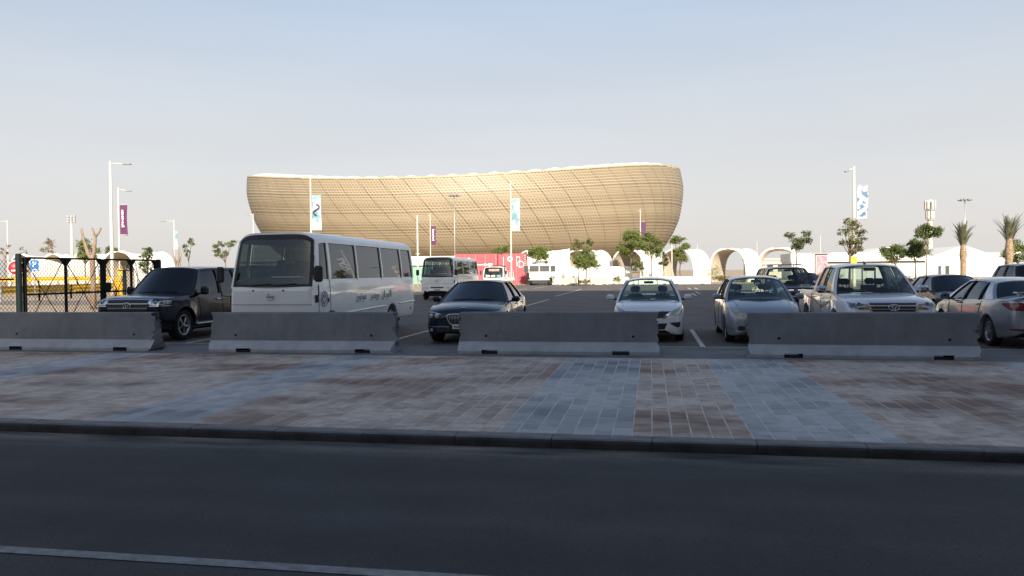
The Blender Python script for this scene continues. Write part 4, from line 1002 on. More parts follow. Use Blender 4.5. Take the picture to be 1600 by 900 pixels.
# ------------------------------------------------------------------ concrete barriers along the pavement
def barrier_mat():
    m = mat('barrier_concrete', (.205, .222, .24), .85, var=.14, scale=1.6, bump=.3, bscale=50, detail=10)
    nt = m.node_tree; bs = nt.nodes['Principled BSDF']; tc = nt.nodes.new('ShaderNodeNewGeometry')
    mp = nt.nodes.new('ShaderNodeMapping'); mp.inputs['Scale'].default_value = (2.2, 2.2, .35); nt.links.new(tc.outputs['Position'], mp.inputs[0])
    n = nt.nodes.new('ShaderNodeTexNoise'); n.inputs['Scale'].default_value = 2.4; n.inputs['Detail'].default_value = 9; n.inputs['Roughness'].default_value = .7; nt.links.new(mp.outputs[0], n.inputs['Vector'])
    mr = nt.nodes.new('ShaderNodeMapRange'); mr.inputs[1].default_value = .52; mr.inputs[2].default_value = .78; mr.inputs[4].default_value = .35; nt.links.new(n.outputs['Fac'], mr.inputs[0])
    mx = nt.nodes.new('ShaderNodeMix'); mx.data_type = 'RGBA'; mx.inputs['B'].default_value = (.34, .33, .31, 1); old = bs.inputs['Base Color'].links[0].from_socket
    nt.links.new(old, mx.inputs['A']); nt.links.new(mr.outputs[0], mx.inputs['Factor']); nt.links.new(mx.outputs['Result'], bs.inputs['Base Color'])
    return m
M_barr = barrier_mat()
M_foot = mat('pale_concrete', (.41, .44, .47), .88, var=.12, scale=3.2, bump=.35, bscale=45, detail=10)  # foot faces in a paler tone than the body above
def barrier(lbl, xa, xb, yfront, rz, seed):
    L = xb - xa; rg = random.Random(seed); e = empty('concrete_barrier', ((xa + xb) / 2, yfront + .27, -.008), rz)
    prof = [(-.29, 0.0), (-.295, .06), (-.285, .075), (-.22, .15), (-.155, .225), (-.145, .245)] + [(lin(-.145, -.105, k / 11), lin(.245, .81, k / 11)) for k in range(1, 12)] + [(-.098, .84), (-.08, .852), (0, .854)]
    slots = (-.335, .315) if seed % 2 else (-.30, .34)
    xs = sorted(set([-L / 2 + L * i / 60 for i in range(61)] + [-L / 2 + .01, -L / 2 + .03, -L / 2 + .06, -L / 2 + .1, L / 2 - .01, L / 2 - .03, L / 2 - .06, L / 2 - .1, L / 2 - .14, L / 2 - .18, .14 - L / 2, .18 - L / 2] + [s * L + d for s in slots for d in (-.17, -.165, .165, .17)]))
    from mathutils import noise
    wear = (rg.uniform(.2, .45), 1.0 if seed in (1, 4) else rg.uniform(.3, .5))
    rows = []
    for x in xs:
        row = []; ends = max(0, 1 - (L / 2 - abs(x)) / .22); slot = any(abs(x - s * L) < .168 for s in slots)
        full = [(y, z) for y, z in prof] + [(-y, z) for y, z in prof[-2::-1]]
        for (y, z) in full:
            zz = z
            if slot and z < .09: zz = max(z, .085) if z < .08 else .09
            nz = noise.noise(Vector((x * 3.1 + seed * 7, y * 4, z * 5))); n2 = noise.noise(Vector((x * 14, y * 9 + seed, z * 13)))
            yy = y * (1 + .006 * nz)
            bite = max(0, n2 + .02) * ends ** 1.5 * .34 * wear[x > 0] + max(0, n2) * .004
            if .3 < z < .8 and ends > .3: bite += .03 * max(0, noise.noise(Vector((seed * 3.3, y, z * 9 + (5 if x > 0 else 0)))))
            xx = x - math.copysign(bite, x); yy = yy * (1 - bite * .9)
            if z > .84: zz -= max(0, noise.noise(Vector((x * 6, seed, 3))) - .3) * .012 + ends * max(0, n2 + .1) * .09
            row.append(Vector((xx, yy, zz)))
        rows.append(row)
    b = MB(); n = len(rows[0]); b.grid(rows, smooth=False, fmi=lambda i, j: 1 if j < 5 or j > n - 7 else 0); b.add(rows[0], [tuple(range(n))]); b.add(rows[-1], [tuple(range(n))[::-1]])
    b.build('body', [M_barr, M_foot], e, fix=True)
    for s in (-.36, .375):
        MB().lathe([(-.012, 0), (-.012, .028), (.01, .03), (.01, 0)], 10, 'y', (s * L, -.128, .36)).build('lifting_socket', mat('slot_dark', (.02, .02, .02), .9), e)
    for sx in (-1, 1):   # rusty loop of bar standing out of the end
        b = MB(); b.tube([(sx * (L / 2 - .02), -.02, .6), (sx * (L / 2 + .035), -.02, .6), (sx * (L / 2 + .035), -.02, .52), (sx * (L / 2 - .02), -.02, .52)], .009, 6); b.build('bar_loop', mat('rust', (.16, .09, .05), .8, var=.3, scale=20), e)
    for s in slots: MB().bbox(s * L, -.2, .022, .3 + .05 * rg.random(), .16, .04, .01).build('rubber_shim', mat('rubber', (.02, .02, .02), .8, var=.2, scale=8), e)
    return tag(e, lbl, 'barrier', 'concrete barriers along the pavement')
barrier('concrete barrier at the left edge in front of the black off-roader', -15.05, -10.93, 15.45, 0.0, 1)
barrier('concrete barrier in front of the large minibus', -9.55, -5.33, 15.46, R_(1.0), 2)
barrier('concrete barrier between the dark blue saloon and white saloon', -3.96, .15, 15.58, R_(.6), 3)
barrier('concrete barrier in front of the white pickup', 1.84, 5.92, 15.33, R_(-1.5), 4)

# ================================================================== VEHICLES
def paint(name, col, metal=0.0, rough=.35):
    dk = max(col) < .1
    return mat(name, col, rough, metal, var=.05, scale=1.2, coat=.55 if dk else .9, spec=.3 if dk else .5)
M_blackpl = mat('black_plastic', (.018, .018, .02), .55, var=.15, scale=6)
M_rubber = mat('tyre_rubber', (.016, .016, .016), .85, var=.25, scale=10, bump=.2)
M_chrome = mat('chrome', (.75, .76, .78), .12, 1.0, var=.03)
M_alloy = mat('alloy', (.48, .49, .50), .28, .9, var=.06)
M_int = mat('cabin_trim', (.035, .036, .04), .8, var=.15, scale=5)
M_seat = mat('seat_cloth', (.055, .057, .062), .9, var=.15, scale=9)
M_head = mat('headlight_inner', (.42, .43, .44), .15, .8, var=.2, scale=14)
M_lens = mat('headlight_lens', (.70, .72, .74), .08, .3, var=.3, scale=9, coat=1.0)
M_lens2 = mat('smoked_lens', (.26, .28, .31), .06, .6, var=.5, scale=11, coat=1.0)
M_lensy = mat('hazed_lens', (.44, .43, .34), .16, .1, var=.25, scale=9, coat=.6)
M_tail = mat('tail_lens', (.20, .012, .014), .1, var=.2, scale=8, coat=1.0)
M_plate = mat('plate_white', (.62, .62, .60), .5, var=.06, scale=30)
M_ink = mat('plate_ink', (.04, .04, .045), .6)
M_seamc = mat('seam_dark', (.012, .012, .013), .8)
M_amber = mat('amber_lens', (.55, .22, .02), .15, coat=1.0)
G_clear = glass('clear_glass', (.88, .93, .90), .03)
G_dark = glass('tinted_glass', (.30, .33, .34), .06)
G_black = glass('black_glass', (.018, .02, .025), .07)

def make_wheel(r, wid, spokes, m_rim):
    """one wheel, hub along +x: mesh for tyre, mesh for rim"""
    h = wid / 2; rr = r * .66
    ty = MB().lathe([(-h * .8, rr), (-h, rr * 1.08), (-h, r * .9), (-h * .78, r * .985), (-h * .4, r), (h * .4, r), (h * .78, r * .985), (h, r * .9), (h, rr * 1.08), (h * .8, rr)], 36)
    rm = MB().lathe([(-h * .8, rr * 1.0), (h * .62, rr * .97), (h * .9, rr * 1.03), (h * .9, rr * .93), (h * .55, rr * .86), (h * .2, rr * .82)], 36)
    rm.lathe([(h * .15, 0), (h * .15, rr * .84)], 24, mi=1)      # dark back of the wheel
    rm.lathe([(h * .2, rr * .2), (h * .72, rr * .2), (h * .78, rr * .12), (h * .78, 0)], 16)
    for k in range(spokes):
        a = 2 * math.pi * k / spokes
        for da in (-.10, .10):
            p0 = Vector((h * .68, math.cos(a) * rr * .12, math.sin(a) * rr * .12)); p1 = Vector((h * .58, math.cos(a + da) * rr * .9, math.sin(a + da) * rr * .9)); rm.bar(p0, p1, rr * .13, rr * .1)
    return ty.mesh('wheel', M_rubber), rm.mesh('rim', [m_rim, M_blackpl])

class Car:
    """body lofted from side-view curves; front at y = 0, rear at y = L, wheels on z = 0"""
    def __init__(s, name, S):
        s.S = S; s.root = empty(name); s.L = S['L']; s.hw = S['W'] / 2
        s.top = pchip(S['top']); s.sh = pchip(S['sh']); s.bot = pchip(S['bot']); s.wd = pchip(S['wid'])
        s.side = pchip(S.get('side', [(0, .945), (.12, .975), (.35, 1.0), (.62, .995), (.85, .975), (1, .94)]))
        s.paint = S['paint']; s.body()
    def halfw(s, y): return s.hw * s.wd(y)
    def body(s):
        S = s.S; L = s.L; r = S['wr']; Ra = r * S.get('arch', 1.17)
        ys = set([L * i / 64 for i in range(65)] + [.01, .025, .05, .08, .12, L - .01, L - .025, L - .05, L - .08])
        for yc in S['axles']:
            ys |= {yc + Ra * math.cos(math.pi * k / 18) for k in range(19)}; ys |= {yc - Ra - .004, yc + Ra + .004}
        ys = sorted(y for y in ys if 0 <= y <= L)
        c0, c1 = S['cabin']; bed = S.get('bed'); us = [.985, .95, .88, .75, .6, .45, .3, .15, 0]
        rows = []; tt = [0, 0, .04, .12, .22, .35, .48, .6, .72, .83, .92, .97, 1.0]
        for y in ys:
            zl = s.bot(y); zs = s.sh(y); zt = s.top(y); w = s.halfw(y); zb = zl; flare = 0
            for yc in S['axles']:
                d = abs(y - yc)
                if d <= Ra + 1e-6: zb = max(zb, r * .98 + math.sqrt(max(0, Ra * Ra - d * d)))
                flare = max(flare, S.get('flare', .012) * max(0, 1 - abs(d - Ra * .4) / Ra))
            half = []
            for i, t in enumerate(tt):
                z = zb + (zs - zb) * t; k = s.side(min(1, max(0, (z - zl) / max(.05, zs - zl))))
                x = w * k + flare * (1 - t) ** 1.5
                if i == 0: x -= .09
                half.append(Vector((x, y, z)))
            xs = half[-1].x
            for u in us:
                if bed and bed[0] < y < bed[1]:
                    if u > .94: p = Vector((xs * u, y, zs + .012))
                    elif u > .87: p = Vector((xs * .93, y, zs - .05))
                    else: p = Vector((xs * .93 * u / .75 if u <= .75 else xs * .93, y, bed[2]))
                else: p = Vector((xs * u, y, zs + (zt - zs) * (1 - u ** S.get('crownp', 2.6))))
                half.append(p)
            rows.append(half + [Vector((-p.x, p.y, p.z)) for p in half[-2::-1]])
        n = len(rows[0]); nh = len(tt) + 1
        def fmi(i, j):
            y = (ys[i] + ys[min(i + 1, len(ys) - 1)]) / 2
            return 1 if (c0 < y < c1 and nh <= j < n - 1 - nh) else 0
        b = MB(); b.grid(rows, fmi=fmi)
        for row, fl in ((rows[0], False), (rows[-1], True)):
            m = len(row) // 2; P = [[row[j] for j in range(m + 1)], [row[n - 1 - j] for j in range(m + 1)]]
            b.grid(P if fl else P[::-1], smooth=True)
        b.build('body', [s.paint, M_int], s.root, fix=True)
        s.bvh = BVHTree.FromPolygons(b.v, b.f)
        # dark floor pan and wheel wells between the wheels
        MB().bbox(0, L / 2, .40, s.hw * 1.36, L * .86, .36, .05).build('underbody', M_blackpl, s.root)
        rw = S.get('rimm', M_alloy); tw = S.get('tw', .22)
        tm, rm = make_wheel(r, tw, S.get('spokes', 5), rw)
        for yc in S['axles']:
            for sx in (1, -1):
                o = link('wheel', tm, s.root, (sx * (s.halfw(yc) * .985 - tw / 2 - .012), yc, r)); o.rotation_euler = (rnd.uniform(0, 6), 0, 0 if sx > 0 else math.pi); link('rim', rm, o)
    # ---------------------------------------------------------------- greenhouse
    def greenhouse(s, cols, rail, xr, glass_side, glass_front, glass_rear, tg=.92, bulge=.03, ws=(.2, .07, .0), rw=(.12, .05), crown=.07, roofm=None, xb=.925, wsb=-.03, bpill=None, wsm=.045, rext=0.0, cp=3.0, tlow=-.03, rear_t0=.0):
        """cols: [(kind, y at belt, y at roof)...] front to rear; last entry only closes"""
        rail = pchip(rail); xr = pchip(xr); pm_ = roofm or s.paint; out = []
        belt = lambda y: s.sh(y) - .005
        def P(yb, yr, t, sx, inset=0):
            x0 = s.halfw(yb) * xb; x1 = xr(yr); z0 = belt(yb); z1 = rail(yr)
            return Vector((sx * (lin(x0, x1, t) + bulge * 4 * max(0, t) * (1 - t) - inset), lin(yb, yr, t), lin(z0, z1, t)))
        s.P = P; N = 8
        for sx in (1, -1):
            for k in range(len(cols) - 1):
                kind, yb0, yr0 = cols[k]; _, yb1, yr1 = cols[k + 1]
                if kind == 'glass':
                    g = [[P(lin(yb0, yb1, a / 6), lin(yr0, yr1, a / 6), lin(tlow, tg, q / N), sx, .012) for q in range(N + 1)] for a in range(7)]
                    MB().shell(g if sx < 0 else g[::-1], .004).build('side_window', glass_side, s.root)
                    t0 = tg
                else: t0 = tlow
                g = [[P(lin(yb0, yb1, a / 6), lin(yr0, yr1, a / 6), lin(t0, 1, q / N), sx) for q in range(N + 1)] for a in range(7)]
                mm = M_blackpl if kind == 'black' else pm_
                MB().shell(g if sx < 0 else g[::-1], .025).build('pillar' if kind != 'glass' else 'roof_rail', mm, s.root)
        yb0, yr0 = cols[0][1:]; yb1, yr1 = cols[-1][1:]
        def front(u, t):
            e = P(yb0, yr0, t, 1); q = 1 - u * u; cb = max(0, s.top(yb0 - ws[0]) - belt(yb0)) + ws[2]
            return Vector((e.x * u, e.y - lin(ws[0], ws[1], t) * q, e.z + lin(cb, crown, t) * (1 - abs(u) ** cp)))
        def rearp(u, t):
            e = P(yb1, yr1, t, 1); q = 1 - u * u; cb = max(0, s.top(yb1 + rw[0]) - belt(yb1))
            return Vector((e.x * u, e.y + lin(rw[0], rw[1], t) * q, e.z + lin(cb, crown, t) * (1 - abs(u) ** cp)))
        s.front = front; s.rearp = rearp
        um, tm0, tm1 = 1 - wsm, wsb, .965
        g = [[front(lin(-um, um, i / 16), lin(tm0 + .0, tm1, j / 8)) for j in range(9)] for i in range(17)]
        MB().shell(g, .005).build('windscreen', glass_front, s.root)
        b = MB(); ew = .03   # black border around the windscreen
        for (u0, u1, t0, t1) in ((-um, -um + ew * S_get(s.S, 'sidetrim', 1.3), tm0, tm1), (um - ew * S_get(s.S, 'sidetrim', 1.3), um, tm0, tm1), (-um, um, tm0, tm0 + ew * 1.6), (-um, um, tm1 - ew * S_get(s.S, 'visor', 1.4), tm1)):
            b.grid([[front(lin(u0, u1, i / 14), lin(t0, t1, j / 6)) + Vector((0, -.004, .002)) for j in range(7)] for i in range(15)])
        b.build('windscreen_trim', M_blackpl, s.root)
        b = MB()             # painted A-pillar faces and header
        for (u0, u1, t0, t1) in ((-1, -um, tm0, 1), (um, 1, tm0, 1), (-um, um, tm1, 1)):
            b.shell([[front(lin(u0, u1, i / 12), lin(t0, t1, j / 8)) for j in range(9)] for i in range(13)], .02)
        b.build('windscreen_frame', pm_, s.root)
        ur = .93
        g = [[rearp(lin(ur, -ur, i / 16), lin(rear_t0 + .02, .95, j / 8)) for j in range(9)] for i in range(17)]
        MB().shell(g, .005).build('rear_window', glass_rear, s.root)
        b = MB()
        for (u0, u1, t0, t1) in ((1, ur, -.03, 1), (-ur, -1, -.03, 1), (ur, -ur, .95, 1), (ur, -ur, -.03, rear_t0 + .02)):
            b.shell([[rearp(lin(u0, u1, i / 10), lin(t0, t1, j / 8)) for j in range(9)] for i in range(11)], .02)
        b.build('rear_frame', pm_, s.root)
        g = []
        for i in range(21):
            u = lin(-1, 1, i / 20); r_ = []
            for j in range(17):
                q = j / 16; y = lin(yr0, yr1, q); sy = lin(-ws[1], rw[1], q) * (1 - u * u)
                r_.append(Vector((xr(y) * u, y + sy, rail(y) + crown * (1 - abs(u) ** cp) + .002)))
            g.append(r_)
        MB().shell(g, .03).build('roof', pm_, s.root)
    # ---------------------------------------------------------------- fitted parts
    def surf(s, x, z, rear=False):
        o = Vector((x, s.L + 3 if rear else -3, z)); h = s.bvh.ray_cast(o, Vector((0, -1 if rear else 1, 0)))
        if h[0] is None:
            h = s.bvh.find_nearest(Vector((x, s.L if rear else 0, z)))
        return h[0], h[1]
    def near(s, p): h = s.bvh.find_nearest(Vector(p)); return h[0], h[1]
    def patch(s, name, up, lo, m, off=.006, n=12, k=5, mode='front', mirror=True, parent=None, deep=.03):
        """part fitted on the body between an upper and a lower line; points (x, z) seen from the front or rear, or (x, y, z)"""
        def along(pts, q):
            d = [0]
            for a, c in zip(pts, pts[1:]): d.append(d[-1] + math.dist(a, c))
            t = q * d[-1]; i = 0
            while i < len(d) - 2 and t > d[i + 1]: i += 1
            f = (t - d[i]) / max(1e-6, d[i + 1] - d[i]); return [lin(a, c, f) for a, c in zip(pts[i], pts[i + 1])]
        outs = []
        for sx in ((1, -1) if mirror else (1,)):
            G = []; Q = []
            for i in range(n + 1):
                a = along(up, i / n); c = along(lo, i / n); r_ = []; q_ = []
                for j in range(k + 1):
                    p = [lin(v, w, j / k) for v, w in zip(a, c)]
                    if len(p) == 2: h, nn = s.surf(sx * p[0], p[1], mode == 'rear')
                    else: h, nn = s.near((sx * p[0], p[1], p[2]))
                    if nn.dot(Vector((sx * .3 * (p[0] if len(p) == 2 else 1), -1 if mode == 'front' else 1, .2))) < -.5: nn = -nn
                    out = h - Vector((0, s.L / 2, .5)); nn = nn if nn.dot(out) > 0 else -nn
                    r_.append(h + nn * off); q_.append(h - nn * deep)
                G.append(r_); Q.append(q_)
            b = MB(); b.grid(G); N, K = n, k
            bd = [(i, 0) for i in range(N + 1)] + [(N, j) for j in range(1, K + 1)] + [(i, K) for i in range(N - 1, -1, -1)] + [(0, j) for j in range(K - 1, 0, -1)]
            b.grid([[G[i][j], Q[i][j]] for (i, j) in bd + bd[:1]], smooth=False)
            outs.append(b.build(name, m, parent or s.root, fix=True))
        return outs
    def line(s, name, pts, m, wid=.008, off=.004, mirror=True, n=14, rad=None):
        """thin strip or rod following the body through rough 3-d points"""
        pts = [Vector(p) for p in pts]; P = []
        for a, c in zip(pts, pts[1:]): P += [a.lerp(c, i / n) for i in range(n)]
        P.append(pts[-1])
        for sx in ((1, -1) if mirror else (1,)):
            Q = []
            for p in P:
                h, nn = s.near((sx * p.x, p.y, p.z)); o = h - Vector((0, s.L / 2, .5)); nn = nn if nn.dot(o) > 0 else -nn; Q.append(h + nn * off)
            MB().tube(Q, rad or wid / 2, 6).build(name, m, s.root)
    def mirror_arm(s, x, y, z, m, size=(.2, .11, .14), arm=M_blackpl):
        for sx in (1, -1):
            o = MB(); o.bbox(sx * x, y, z, size[0], size[1], size[2], min(size) * .36, smooth=False); o = o.build('wing_mirror', [m], s.root)
            MB().bbox(sx * (x - size[0] * .55), y + .02, z - size[2] * .35, size[0] * .6, .05, .045, .012).build('mirror_arm', arm, o)
            MB().bbox(sx * x, y + size[1] / 2 + .003, z, size[0] * .8, .008, size[2] * .75, .003).build('mirror_glass', M_chrome, o)
    def seats(s, rows, zb, hr, x=.36, w=.46, wheelside=1, ym=None):
        for y in rows:
            for sx in (1, -1):
                M = Matrix.Translation((sx * x, y, zb - .05)) @ Matrix.Rotation(-.2, 4, 'X')
                o = MB().bbox(0, 0, .02, w * .92, .12, .34, .08, M=M).build('seat', M_seat, s.root)
                b = MB(); b.bbox(0, .0, .25 + hr / 2, w * .52, .1, hr * .9, .06, M=M); b.tube([M @ Vector((-.05, 0, .15)), M @ Vector((-.05, 0, .3))], .008, 5); b.tube([M @ Vector((.05, 0, .15)), M @ Vector((.05, 0, .3))], .008, 5); b.build('headrest', M_seat, o)
        y0 = ym if ym is not None else rows[0] - .62
        b = MB(); c = Vector((wheelside * x, y0, zb + .02)); pts = []
        for k in range(21):
            a = 2 * math.pi * k / 20; pts.append(c + Vector((.18 * math.cos(a), .06 * math.sin(a) * -1 * -1, .17 * math.sin(a))))
        b.tube(pts, .016, 6); b.bar(c + Vector((-.17, 0, 0)), c + Vector((.17, 0, 0)), .03, .03); b.build('steering_wheel', M_int, s.root)
    def rear_view_mirror(s, z=None):
        p = s.front(0, .86); MB().bbox(0, p.y + .09, p.z - .02, .24, .035, .065, .015).build('interior_mirror', M_int, s.root)
    def wipers(s, us=((-.55, .05), (.0, .62)), t=.03, m=None):
        for (u0, u1) in us:
            a, c = s.front(u0, t) + Vector((0, -.02, .012)), s.front(u1, t + .035) + Vector((0, -.022, .014)); MB().tube([a, a.lerp(c, .5) + Vector((0, -.006, .006)), c], .008, 5).build('wiper', M_blackpl, s.root)
    def plate(s, z, w=.46, h=.11, rear=False, txt=True):
        p, nn = s.surf(0, z, rear); sg = 1 if rear else -1
        o = MB().bbox(0, p.y + sg * .018, z, w, .02, h, .006).build('number_plate', M_plate, s.root)
        if txt:   # unreadable characters at this distance
            b = MB(); r2 = random.Random(int(z * 1000))
            for i in range(7):
                x = -w * .36 + i * w * .12; b.box(x - w * .035, x + w * .035, p.y + sg * .029 - .0006, p.y + sg * .029 + .0006, z - h * .26, z - h * .26 + h * .5 * r2.uniform(.75, 1))
            b.build('plate_characters', M_ink, o)
    def place(s, x, y, rz=0.0): s.root.location = (x, y, -.008); s.root.rotation_euler[2] = rz
def S_get(S, k, d): return S.get(k, d)
def torus_xz(b, c, rx, rz, r, n=28, tilt=0.0, m=0):
    b.tube([(c[0] + rx * math.cos(2 * math.pi * k / n), c[1] + tilt * math.sin(2 * math.pi * k / n), c[2] + rz * math.sin(2 * math.pi * k / n)) for k in range(n + 1)], r, 6, m)

# ---------------------------------------------------------------- white saloon (front, right of centre)
WHITE = paint('white_paint', (.80, .81, .83), rough=.3)
c = Car('saloon_car', dict(L=4.45, W=1.695, paint=WHITE, wr=.305, axles=(.83, 3.43), spokes=5, tw=.19,
    top=[(0, .62), (.03, .68), (.1, .755), (.3, .845), (.7, .93), (1.12, .985), (1.25, .99), (3.6, 1.0), (3.95, 1.03), (4.3, 1.02), (4.42, .96), (4.45, .86)],
    sh=[(0, .58), (.03, .63), (.12, .70), (.35, .79), (.8, .875), (1.3, .915), (2.5, .94), (3.6, .97), (4.2, .965), (4.42, .9), (4.45, .8)],
    bot=[(0, .30), (.04, .22), (.2, .185), (.6, .175), (2, .18), (3.9, .2), (4.35, .28), (4.45, .42)],
    wid=[(0, .60), (.03, .72), (.1, .83), (.25, .915), (.5, .965), (.9, .99), (2, 1), (3.4, .99), (4.0, .95), (4.3, .87), (4.42, .76), (4.45, .68)], cabin=(1.2, 3.75), flare=.014))
c.greenhouse([('paint', 1.16, 1.98), ('glass', 1.36, 2.02), ('black', 2.18, 2.26), ('glass', 2.28, 2.34), ('black', 3.12, 2.98), ('paint', 3.2, 3.04), ('paint', 3.62, 3.12)],
    [(1.98, 1.415), (2.4, 1.445), (2.8, 1.44), (3.12, 1.40)], [(1.98, .545), (2.5, .565), (3.1, .55)], G_dark, G_clear, G_clear, ws=(.34, .12, .0), rw=(.12, .06), crown=.065, tg=.93)
c.seats((2.42, 3.2), .92, .17); c.rear_view_mirror(); c.wipers(); c.mirror_arm(.955, 1.42, 1.02, WHITE, (.2, .12, .145))
c.patch('headlight', [(.41, .02, .67), (.55, .12, .76), (.69, .32, .85), (.77, .60, .885)], [(.42, .0, .635), (.58, .05, .62), (.72, .15, .64), (.80, .38, .74)], M_lensy)
c.patch('grille', [(-.54, .735), (-.3, .725), (0, .72), (.3, .725), (.54, .735)], [(-.36, .60), (-.2, .575), (0, .57), (.2, .575), (.36, .60)], M_blackpl, mirror=False, n=18)
c.patch('grille_chrome', [(.50, .735), (.57, .735)], [(.30, .575), (.37, .575)], M_chrome, off=.012, n=6, k=8)
c.patch('grille_chrome', [(-.36, .735), (0, .73), (.36, .735)], [(-.36, .722), (0, .715), (.36, .722)], M_chrome, off=.014, n=16, k=2, mirror=False)
c.patch('lower_intake', [(-.42, .46), (0, .46), (.42, .46)], [(-.36, .32), (0, .31), (.36, .32)], M_blackpl, mirror=False, n=14)
c.patch('fog_lamp_recess', [(.47, .47), (.6, .485), (.72, .49)], [(.58, .40), (.65, .36), (.71, .38)], M_blackpl, n=8)
c.plate(.41, .42, .1)
for (y0, y1) in ((1.42, 1.5), (2.22, 2.3)): c.line('door_gap', [(.85, y0, .9), (.85, y1, .25)], M_seamc)
c.line('door_gap', [(.85, 3.25, .95), (.85, 3.1, .62)], M_seamc); c.line('bonnet_gap', [(.60, .42, .84), (.66, 1.05, .95)], M_seamc, .006)
c.place(-.06, 18.2); tag(c.root, 'white saloon with pale hazed headlights facing the right end of a barrier', 'car', 'cars parked behind the barriers')

# ---------------------------------------------------------------- silver saloon / hatch nose (right of it)
SILVER = paint('silver_blue_paint', (.36, .385, .42), .55, .32)
c = Car('saloon_car', dict(L=4.47, W=1.695, paint=SILVER, wr=.305, axles=(.86, 3.46), tw=.19,
    top=[(0, .60), (.03, .66), (.1, .745), (.3, .84), (.7, .955), (1.0, 1.02), (1.2, 1.045), (3.6, 1.05), (3.95, 1.07), (4.3, 1.04), (4.44, .96), (4.47, .86)],
    sh=[(0, .56), (.03, .61), (.12, .68), (.35, .785), (.8, .89), (1.3, .945), (2.5, .965), (3.6, .985), (4.2, .98), (4.44, .9), (4.47, .8)],
    bot=[(0, .32), (.04, .24), (.2, .19), (.6, .18), (2, .18), (3.9, .2), (4.35, .28), (4.47, .42)],
    wid=[(0, .58), (.03, .70), (.1, .82), (.25, .91), (.5, .965), (.9, .99), (2, 1), (3.4, .99), (4.0, .95), (4.3, .87), (4.44, .76), (4.47, .68)], cabin=(1.1, 3.75), flare=.012))
c.greenhouse([('paint', 1.05, 1.92), ('glass', 1.28, 1.97), ('black', 2.2, 2.28), ('glass', 2.3, 2.36), ('paint', 3.2, 3.0), ('paint', 3.62, 3.16)],
    [(1.92, 1.435), (2.4, 1.475), (2.8, 1.47), (3.16, 1.43)], [(1.92, .555), (2.5, .58), (3.1, .565)], G_dark, G_clear, G_clear, ws=(.36, .13, .0), rw=(.12, .06), crown=.065, tg=.93)
c.seats((2.42, 3.2), .96, .17); c.rear_view_mirror(); c.wipers(((-.62, .0), (-.05, .62))); c.mirror_arm(.955, 1.36, 1.045, SILVER, (.19, .12, .14))
c.patch('headlight', [(.37, .0, .61), (.47, .1, .70), (.60, .25, .79), (.72, .5, .85)], [(.37, .0, .575), (.52, .04, .57), (.67, .12, .60), (.79, .36, .70)], M_lensy)
c.patch('grille', [(-.36, .635), (0, .62), (.36, .635)], [(-.33, .53), (0, .52), (.33, .53)], M_blackpl, mirror=False, n=14)
for z in (.60, .555): c.patch('grille_bar', [(-.34, z + .008), (0, z + .002), (.34, z + .008)], [(-.34, z - .008), (0, z - .014), (.34, z - .008)], M_chrome, off=.014, mirror=False, n=14, k=2)
b = MB(); torus_xz(b, (0, c.surf(0, .575)[0].y - .018, .575), .062, .062, .009); b.bbox(0, c.surf(0, .575)[0].y - .02, .575, .15, .014, .022, .004); b.build('emblem', M_chrome, c.root)
c.patch('lower_intake', [(-.34, .41), (0, .41), (.34, .41)], [(-.26, .285), (0, .28), (.26, .285)], M_blackpl, mirror=False, n=14)
c.patch('fog_lamp_recess', [(.44, .40), (.52, .425), (.61, .41)], [(.46, .33), (.53, .305), (.60, .33)], M_blackpl, n=8)
c.patch('bumper_lip', [(.36, .315), (.66, .315)], [(.36, .285), (.65, .285)], M_chrome, n=8, k=2)
c.plate(.46, .42, .1)
for (y0, y1) in ((1.4, 1.48), (2.24, 2.32)): c.line('door_gap', [(.85, y0, .93), (.85, y1, .25)], M_seamc)
c.line('bonnet_gap', [(.56, .4, .85), (.64, 1.0, .98)], M_seamc, .006)
for y in (2.05, 2.95): c.line('door_handle', [(.86, y, .86), (.86, y + .17, .865)], SILVER, off=.02, rad=.015, n=4)
c.place(2.52, 17.95); tag(c.root, 'silver saloon facing the left end of the right barrier', 'car', 'cars parked behind the barriers')

# ---------------------------------------------------------------- dark blue large saloon
NAVY = paint('navy_paint', (.010, .015, .030), .2, .25)
c = Car('saloon_car', dict(L=5.07, W=1.90, paint=NAVY, wr=.345, axles=(.88, 3.95), spokes=5, tw=.25, crownp=2.2,
    top=[(0, .66), (.03, .74), (.1, .81), (.35, .89), (.8, .96), (1.3, 1.0), (1.55, 1.01), (4.1, 1.03), (4.5, 1.07), (4.95, 1.04), (5.05, .95), (5.07, .85)],
    sh=[(0, .60), (.03, .66), (.12, .735), (.4, .82), (.9, .885), (1.5, .93), (2.8, .955), (4.1, .985), (4.8, .98), (5.04, .9), (5.07, .8)],
    bot=[(0, .28), (.04, .21), (.2, .18), (.6, .17), (2, .17), (4.4, .2), (4.9, .28), (5.07, .42)],
    wid=[(0, .66), (.03, .76), (.1, .85), (.25, .92), (.5, .965), (.9, .99), (2, 1), (4, .99), (4.6, .95), (4.9, .87), (5.04, .76), (5.07, .68)], cabin=(1.45, 4.25), flare=.016))
c.greenhouse([('paint', 1.4, 2.25), ('glass', 1.68, 2.3), ('black', 2.62, 2.66), ('glass', 2.72, 2.76), ('paint', 3.75, 3.5), ('paint', 4.15, 3.62)],
    [(2.25, 1.405), (2.7, 1.43), (3.2, 1.425), (3.62, 1.385)], [(2.25, .57), (2.8, .60), (3.6, .58)], G_black, G_black, G_black, ws=(.36, .13, .0), rw=(.14, .07), crown=.055, tg=.93)
c.rear_view_mirror(); c.wipers(); c.mirror_arm(1.03, 1.72, 1.0, NAVY, (.21, .13, .14))
c.patch('headlight', [(.50, .70), (.62, .735), (.76, .755), (.84, .75)], [(.50, .60), (.64, .60), (.78, .615), (.865, .65)], M_blackpl)
